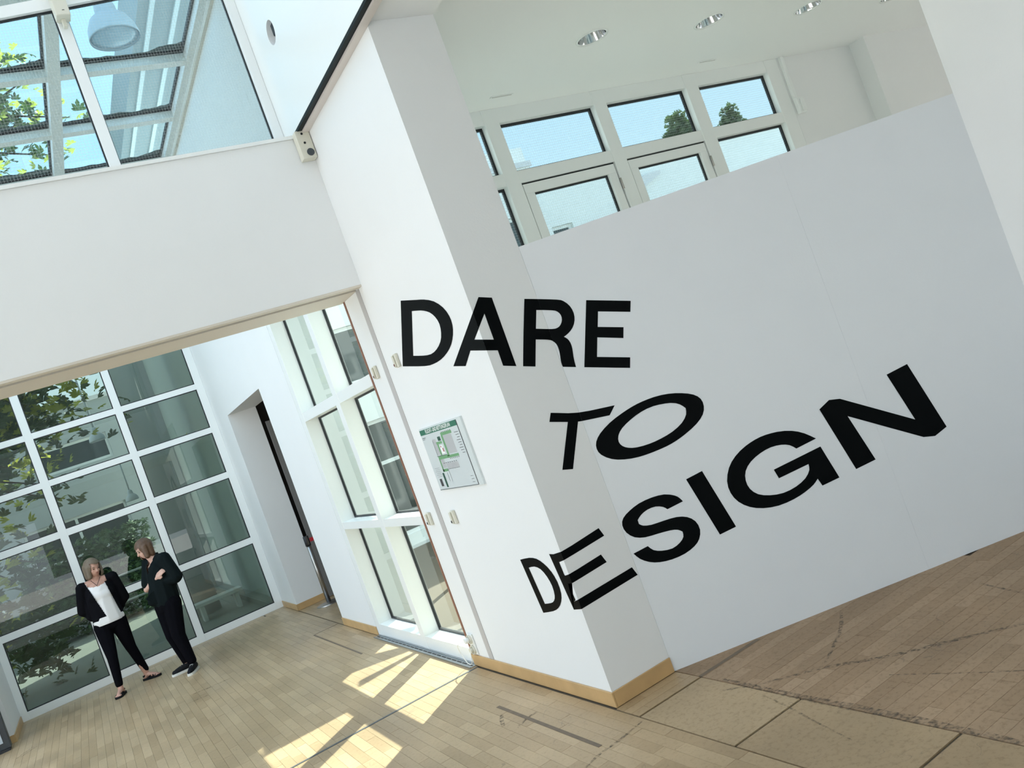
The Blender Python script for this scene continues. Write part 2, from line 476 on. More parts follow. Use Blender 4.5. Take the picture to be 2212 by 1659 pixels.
# left wall and pier
wl = structure('wall_left')
box('wall_segment', (-8, 11.64, 0), (-1.265, 12.92, 5.7), WHITE, wl)
# partition
def pp(s, z, off=0.0):
    return (PX + DX * s + DY * off, PY + DY * s - DX * off, z)
def pbox(name, s0, s1, z0, z1, o0, o1, m, parent=None):
    bm = bmesh.new()
    v = [bm.verts.new(pp(s, z, o)) for z in (z0, z1) for (s, o) in ((s0, o0), (s1, o0), (s1, o1), (s0, o1))]
    for f in ((0, 3, 2, 1), (4, 5, 6, 7), (0, 1, 5, 4), (1, 2, 6, 5), (2, 3, 7, 6), (3, 0, 4, 7)): bm.faces.new([v[i] for i in f])
    return from_bm(name, bm, m, parent)
wp = structure('wall_front')
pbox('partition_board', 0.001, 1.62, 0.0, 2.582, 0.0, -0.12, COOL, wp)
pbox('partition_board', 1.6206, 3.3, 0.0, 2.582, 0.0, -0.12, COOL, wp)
# right pier
wq = structure('wall_pier')
box('wall_segment', (PX + DX * 2.772, -6, 0), (8.2, PY + DY * 2.772, ZC), WHITE, wq)
# ceiling of the right room with recessed light holes
LX = [4.23, 5.43, 6.63, 7.83]; LY = 4.82
ce = structure('ceiling')
bm = bmesh.new()
PZ = lambda u, v: (u, v, ZC)
for x in LX: plate_hole(bm, x - 0.3, x + 0.3, LY - 0.3, LY + 0.3, x, LY, 0.112, PZ)
xs = [PX] + [q for x in LX for q in (x - 0.3, x + 0.3)] + [14.0]
for i in range(0, len(xs), 2): quad(bm, [PZ(xs[i], LY - 0.3), PZ(xs[i + 1], LY - 0.3), PZ(xs[i + 1], LY + 0.3), PZ(xs[i], LY + 0.3)])
quad(bm, [PZ(PX, -6), PZ(14, -6), PZ(14, LY - 0.3), PZ(PX, LY - 0.3)])
quad(bm, [PZ(PX, LY + 0.3), PZ(14, LY + 0.3), PZ(14, 5.96), PZ(PX, 5.96)])
from_bm('ceiling_board', bm, CEIL, ce)
box('ceiling_core', (PX, -6, 4.30), (14, 5.96, 4.6), CEIL, ce)
box('beam_soffit', (CX, -6, ZS), (PX, CY - 0.0005, 4.05), CEIL, ce)
# clerestory wall to the right of the window band
wc = structure('wall_clerestory')
box('wall_segment', (7.33, 5.874, 0), (8.50, 6.05, ZC), WHITE, wc)
box('wall_segment', (8.50, 5.685, 0), (14, 6.05, ZC), WHITE, wc)
box('wall_segment', (PX + 0.0005, 5.874, ZC + 0.0005), (14, 6.05, 4.6), WHITE, wc)
box('wall_end', (13.9, -6, 1.0), (14.1, 5.68, 4.6), WHITE, wc)
wz = structure('wall_rear')
box('wall_segment', (-8.2, -6, 2.7), (-8, 5.567, 7.6), WHITE, wz)
box('wall_segment', (-8.2, -6, -.05), (-8, 5.567, 0.4), WHITE, wz)
box('wall_segment', (-8, -6.2, 0), (5, -6, 0.4), WHITE, wz)
box('wall_segment', (-8, -6.2, 3.0), (-1, -6, 7.6), WHITE, wz)
box('wall_segment', (-1, -6.2, 1.1), (5, -6, 7.6), WHITE, wz)
box('wall_segment', (5, -6.2, 1.3), (14, -6, 7.6), WHITE, wz)

box('atrium_shade_roof', (-8, -6.2, 7.6), (CX + .4, 3.6, 7.8), WHITE, wz)  # unseen roof, added to cut the light from above
# skirting boards
def skirt(nm, a, b):
    o = box(nm, a, b, SKIRT, None, 0.003); o['kind'] = 'structure'; return o
t = 0.012
skirt('baseboard_right', (CX - t, CY - t, 0), (CX - 0.0005, 6.03, BB))
skirt('baseboard_front', (CX - 0.0004, CY - t, 0), (PX - 0.002, CY - 0.0005, BB))
skirt('baseboard_right', (CX - t, 8.352, 0), (CX - 0.0005, 9.59, BB))
skirt('baseboard_right', (CX - t, 11.84 - t, 0), (CX - 0.0005, 12.77, BB))
skirt('baseboard_back', (CX - 0.0004, 11.84 - t, 0), (CX + 0.5, 11.8395, BB))
skirt('baseboard_left', (-1.264, 11.64 - t, 0), (-1.264 + t, 12.77, BB))
skirt('baseboard_left', (-8, 11.64 - t, 0), (-1.2645, 11.6395, BB))

# ------------------------------------------------------------------ windows
window('window_1', 1, 12.79, 12.87, [(-1.18, -0.19), (-0.09, 0.945), (1.04, 2.055)],
       [(0.10, 1.01), (1.10, 2.01), (2.10, 2.70), (2.78, 3.36), (3.44, 4.02), (4.10, 5.50)], (-1.264, CX - 0.001), (0.0, 5.6), G_TINT, pane_n=12.815)
w2 = window('window_2', 0, CX + 0.002, CX + 0.17, [(6.035, 6.985), (7.10, 8.235)], [(0.12, 1.10), (1.17, 2.21), (2.30, 3.44)], (6.0145, 8.3515), (0.0, 3.52), G_CLEAR, pane_n=CX + 0.15, gasket=0.016)
w3 = window('window_3', 1, 6.0, 6.06, [(-3.4, -0.22), (-0.15, 0.935), (1.005, 2.092)], [(4.06, 5.262), (5.34, 7.5)], (-8, CX - 0.001), (3.991, 7.6), G_WIRE, pane_n=6.045, gasket=0.008)
def slope(o_):                                          # the head transom of the clerestory climbs to the right
    for v in o_.data.vertices:
        if 5.2 < v.co.z < 5.4: v.co.z += 0.12 * (max(v.co.x, -1.5) - 0.61)
    for c_ in o_.children: slope(c_)
for o_ in w3.children: slope(o_)
w4 = window('window_4', 1, 5.874, 5.974, [(2.77, 3.77), (3.91, 4.91), (5.05, 6.02), (6.18, 7.145)], [(0.12, 2.2), (2.32, 3.395), (3.50, 3.925)], (PX + 0.001, 7.3295), (0.0, ZC - 0.0005), G_WIRE2, pane_n=5.95, gasket=0.02, skip=((1, 1), (2, 1)))
for o_ in w4.children:                                  # clear panes in the lower row
    if o_.name.startswith('pane') and max(v.co.z for v in o_.data.vertices) < 2.25: o_.data.materials.clear(); o_.data.materials.append(G_CLEAR)
for (c0, c1) in ((3.91, 4.91), (5.05, 6.02)):          # opening casements
    g = bmesh.new()
    for (a, b, c, d) in ((c0 + .012, c1 - .012, 3.30, 3.38), (c0 + .012, c1 - .012, 2.335, 2.42), (c0 + .012, c0 + .10, 2.42, 3.30), (c1 - .10, c1 - .012, 2.42, 3.30)):
        addbox(g, (a, 5.885, c), (b, 5.945, d), 0.002)
    s = from_bm('casement_frame', g, FRAME, w4)
    p = box('pane', (c0 + .10, 5.918, 2.42), (c1 - .10, 5.926, 3.30), G_WIRE2, w4)
    g = bmesh.new()
    for (a, b, c, d) in ((c0 + .1, c1 - .1, 3.285, 3.30), (c0 + .1, c1 - .1, 2.42, 2.435), (c0 + .1, c0 + .115, 2.435, 3.285), (c1 - .115, c1 - .1, 2.435, 3.285)):
        addbox(g, (a, 5.912, c), (b, 5.932, d))
    from_bm('gasket', g, GASK, p)
    g = bmesh.new()
    for (a, b, c, d) in ((c0, c1, 3.382, 3.394), (c0 + .001, c0 + .0115, 2.33, 3.38), (c1 - .0115, c1 - .001, 2.33, 3.38)):
        addbox(g, (a, 5.90, c), (b, 5.95, d))
    from_bm('seal', g, GASK, w4)
    cyl('hinge', (c1 - 0.006, 5.872, 3.14), (c1 - 0.006, 5.872, 3.24), 0.009, STEEL, s)

# glass roof over the corridor
gr = structure('roof_1', 'glazed roof over the corridor')
xb = [(-1.30, -1.20), (-0.14, -0.04), (0.955, 1.055), (2.10, 2.1615)]
yb_ = [(6.08, 6.5), (7.56, 7.66), (8.72, 8.82), (9.90, 10.0), (11.08, 11.18), (12.26, 12.36), (12.72, 12.88)]
for a, b in xb: box('roof_beam', (a, 6.08, 5.60), (b, 12.88, 5.705), FRAME, gr)
for a, b in yb_:
    for i in range(3): box('roof_rafter', (xb[i][1] + 0.0005, a, 5.605), (xb[i + 1][0] - 0.0005, b, 5.70), FRAME, gr)
for j in range(len(yb_) - 1):
    for i in range(3):
        x0, x1, y0, y1 = xb[i][1] + .001, xb[i + 1][0] - .001, yb_[j][1], yb_[j + 1][0]
        p = box('roof_pane', (x0, y0, 5.69), (x1, y1, 5.698), G_ROOF, gr)
        g = bmesh.new()
        addbox(g, (x0, y1 - 0.02, 5.675), (x1, y1, 5.70)); addbox(g, (x1 - 0.02, y0, 5.675), (x1, y1 - 0.0205, 5.70))
        from_bm('gasket', g, GASK, p)
        if i > 0:                                     # moss and dirt lying along the low edge
            n = 26; pts = [(x0, y1 - 0.02)]; pts.append((x1 - 0.02, y1 - 0.02)); hh = 0.05
            up = []
            for k in range(n + 1):
                x = x1 - 0.02 - (x1 - 0.02 - x0) * k / n
                hh = max(0.006, hh + random.uniform(-0.03, 0.03) * (1 - k / n * .5) - 0.001)
                up.append((x, y1 - 0.02 - min(0.13, hh + 0.06 * max(0, 1 - k / 9))))
            prism('moss', pts + up, 2, 5.699, 5.706, MOSS, p)
box('wall_ledge', (CX - 0.03, 6.08, 5.50), (CX - 0.0005, 12.78, 5.53), BEIGE, gr)

# ------------------------------------------------------------------ floor
fl = structure('floor')
box('floor_base', (-8, -6, -0.3), (14, 12.79, -0.008), SUB, fl)
for a, b in (((3.3, 4.25, -0.0078), (13.9, 5.87, 0)), ((8.2, -6, -0.0078), (13.9, 4.25, 0)), ((-8, -6, -0.0078), (-3.0, 12.7, 0)), ((-3.0, -6, -0.0078), (5.1, 1.0, 0))):
    box('plain_floor', a, b, PALEF, fl)
planks = []          # x0, x1, y0, y1, kind
def clipadd(x0, x1, y0, y1, kind):
    if x1 - x0 > 0.012 and y1 - y0 > 0.012: planks.append((x0, x1, y0, y1, kind))
rnd = random.Random(3)
PW = 0.07
def fieldY(xa, xb, ya, yb, step=PW, ln=(0.35, 0.35), kind=0):
    i = 0; x = xb
    while x > xa + 0.004:
        x0 = max(xa, x - step)
        y = ya - rnd.choice((0.0, 0.09, 0.175, 0.26)) - rnd.uniform(0, .03)
        while y < yb:
            L = ln[0] if rnd.random() < .6 else ln[0] * 1.5
            clipadd(x0, x, max(y, ya), min(y + L, yb), kind)
            y += L
        x -= step; i += 1
def fieldX(xa, xb, ya, yb, step, ln, kind):
    y = yb
    while y > ya + 0.004:
        y0 = max(ya, y - step)
        x = xa - rnd.uniform(0, ln)
        while x < xb:
            L = ln * rnd.uniform(.8, 1.2)
            clipadd(max(x, xa), min(x + L, xb), y0, y, kind)
            x += L
        y -= step
SEAM = 2.135
fieldY(-3.0, SEAM, 1.6, 5.945, kind=0)
fieldX(-3.0, 1.84, 12.60, 12.788, 0.062, 0.45, 0)
fieldY(-3.0, CX - 0.015, 5.975, 12.60, kind=0)
fieldX(1.865, CX + 0.9, 12.60, 12.788, 0.062, 0.45, 0)
fieldY(CX + .001, CX + 0.9, 9.6, 11.83, kind=0)
fieldX(2.59, 6.2, 1.6, 4.2, 0.0775, 0.52, 1)
fieldX(SEAM + .01, PX, 3.905, 4.125, 0.072, 0.5, 0)
# drop planks hidden behind the partition / outside the view (left part that nobody can see keeps a plain base)
def inview(p):
    x, y = (p[0] + p[1]) / 2, (p[2] + p[3]) / 2
    d = Vector((x, y, -1.85)); z = d.dot(_f)
    if z < .3: return False
    u = 1106 + 1840.6 * d.dot(_r) / z; v = 829.5 - 1840.6 * d.dot(_u) / z
    if not (-260 < u < 2500 and -100 < v < 1960): return False
    if p[4] == 1 and x > PX:
        s = (x - PX) * DX + (y - PY) * DY; o = (x - PX) * DY - (y - PY) * DX
        if o < -0.12: return False
    return True
def area(p):
    x, y = (p[0] + p[1]) / 2, (p[2] + p[3]) / 2
    return (p[1] - p[0]) * (p[3] - p[2]) / (x * x + y * y + 3.4) ** 1.5
planks = [p for p in planks if inview(p)]
planks.sort(key=lambda p: -area(p))
def addplank(bm, lay, p):
    x0, x1, y0, y1, k = p
    g = 0.0006; dz = rnd.uniform(-0.0008, 0.0); tone = rnd.random()
    if rnd.random() < .06: tone = rnd.choice((-.5, 1.3))
    n0 = len(bm.verts)
    c = 0.0008
    lo = [bm.verts.new(q) for q in ((x0 + g, y0 + g, -0.0075), (x1 - g, y0 + g, -0.0075), (x1 - g, y1 - g, -0.0075), (x0 + g, y1 - g, -0.0075))]
    hi = [bm.verts.new(q) for q in ((x0 + g, y0 + g, dz - c * .5), (x1 - g, y0 + g, dz - c * .5), (x1 - g, y1 - g, dz - c * .5), (x0 + g, y1 - g, dz - c * .5))]
    tp = [bm.verts.new(q) for q in ((x0 + g + c, y0 + g + c, dz), (x1 - g - c, y0 + g + c, dz), (x1 - g - c, y1 - g - c, dz), (x0 + g + c, y1 - g - c, dz))]
    for i in range(4):
        j = (i + 1) % 4
        bm.faces.new((lo[i], lo[j], hi[j], hi[i])); bm.faces.new((hi[i], hi[j], tp[j], tp[i]))
    bm.faces.new(tp)
    for v in lo + hi + tp: v[lay] = tone
for i, p in enumerate(planks[:290]):
    bm = bmesh.new(); lay = bm.verts.layers.float.new('tone')
    addplank(bm, lay, p)
    from_bm('plank', bm, PLKR if p[4] else PLK, fl)
for k, m in ((0, PLK), (1, PLKR)):
    bm = bmesh.new(); lay = bm.verts.layers.float.new('tone'); c = 0
    for p in planks[290:]:
        if p[4] == k: addplank(bm, lay, p); c += 1
    if c:
        o = from_bm('far_planks', bm, m, fl); o['kind'] = 'stuff'
    else: bm.free()
print('planks', len(planks))
# big hatch covers along the column line
for (y0, y1) in ((3.168, 3.895), (2.34, 3.158), (1.5, 2.33)):
    bm = bmesh.new(); lay = bm.verts.layers.float.new('tone')
    addbox(bm, (SEAM + 0.008, y0 + .003, -0.0075), (2.582, y1 - .003, -0.0005), 0.0)
    tn = rnd.random()
    for v in bm.verts: v[lay] = tn
    from_bm('floor_hatch', bm, HATCH, fl)
# dark inlay strips and the steel joint under the lintel
for (a, b) in (((1.838, 3.86, 0.0001), (1.862, 5.05, 0.0012)), ((1.840, 7.96, 0.0001), (1.858, 9.80, 0.0012)), ((1.86, 9.80, 0.0001), (2.15, 9.812, 0.0012)), ((2.59, 3.895, -0.007), (3.05, 3.925, 0.0008))):
    box('inlay_strip', a, b, INLAY, fl)
box('joint_strip', (-3, 5.948, -0.007), (CX - .02, 5.972, 0.001), JOINT, fl)
# drain grille along the side window
gl_ = tag(empty('drain_grille', (2.13, 7.18, 0)), 'long grey metal drain grille along the foot of the side window', 'grille')
def ch(o, parent):
    o.parent = parent; o.matrix_parent_inverse = parent.matrix_world.inverted() if False else Matrix.Translation(-Vector(parent.location)); return o
ch(box('tray', (2.098, 6.0, 0.0008), (2.16, 8.345, 0.004), ALU), gl_)
ch(box('edge_bar', (2.098, 6.0, 0.004), (2.106, 8.345, 0.009), ALU), gl_)
ch(box('edge_bar', (2.152, 6.0, 0.004), (2.16, 8.345, 0.009), ALU), gl_)
y = 6.02
while y < 8.32:
    ch(box('slot', (2.124, y, 0.004), (2.136, y + 0.085, 0.0052), GASK), gl_); y += 0.105

# rubber skid marks and scuffs worn into the boards
def ribbon(pts, w, h=0.0009, nm='skid_mark'):
    P = [Vector((a, b, h)) for a, b in pts]; Q = []
    for i in range(len(P) - 1):
        p0 = P[max(i - 1, 0)]; p3 = P[min(i + 2, len(P) - 1)]
        for j in range(4):
            t_ = j / 4
            Q.append(.5 * ((2 * P[i]) + (P[i + 1] - p0) * t_ + (2 * p0 - 5 * P[i] + 4 * P[i + 1] - p3) * t_ ** 2 + (3 * P[i] - p0 - 3 * P[i + 1] + p3) * t_ ** 3))
    Q.append(P[-1]); bm = bmesh.new(); L = []
    for i, q in enumerate(Q):
        d = (Q[min(i + 1, len(Q) - 1)] - Q[max(i - 1, 0)]).normalized(); nn = Vector((-d.y, d.x, 0))
        ww = w * (.35 + .65 * math.sin(math.pi * (i + .5) / len(Q)) ** .5) * (.85 + .3 * rnd.random())
        L.append((bm.verts.new(q + nn * ww / 2), bm.verts.new(q - nn * ww / 2)))
    for i in range(len(L) - 1): bm.faces.new((L[i][0], L[i][1], L[i + 1][1], L[i + 1][0]))
    return from_bm(nm, bm, SKID, fl)
ribbon([(2.51, 3.64), (2.62, 3.5), (2.73, 3.39), (2.83, 3.31), (2.9, 3.23), (3.06, 3.02), (3.18, 2.9), (3.28, 2.81), (3.39, 2.7), (3.6, 2.50), (3.9, 2.2)], 0.030)
ribbon([(3.47, 3.65), (3.34, 3.54), (3.21, 3.45), (3.06, 3.37), (2.92, 3.3)], 0.022)
ribbon([(2.60, 3.75), (2.595, 3.2), (2.60, 2.9), (2.605, 2.5), (2.60, 2.1)], 0.05)
ribbon([(2.11, 3.84), (1.97, 3.81), (1.88, 3.80), (1.78, 3.79), (1.65, 3.74)], 0.020)
ribbon([(2.55, 3.41), (2.50, 3.17), (2.44, 2.95), (2.38, 2.7)], 0.012)
ribbon([(3.9, 3.05), (3.75, 2.6), (3.55, 2.2)], 0.02); ribbon([(2.9, 2.9), (3.1, 2.35), (3.3, 2.0)], 0.012)
for (a, b, c, d) in ((0.50, 9.70, 0.70, 9.60), (0.62, 9.66, 0.86, 9.62), (0.45, 9.35, 0.60, 9.32), (-1.22, 10.62, -1.05, 10.86), (-1.16, 10.60, -1.02, 10.80), (1.75, 4.6, 1.92, 4.66), (1.80, 4.9, 1.72, 4.72)):
    ribbon([(a, b), ((a + c) / 2, (b + d) / 2 + .015), (c, d)], 0.025)
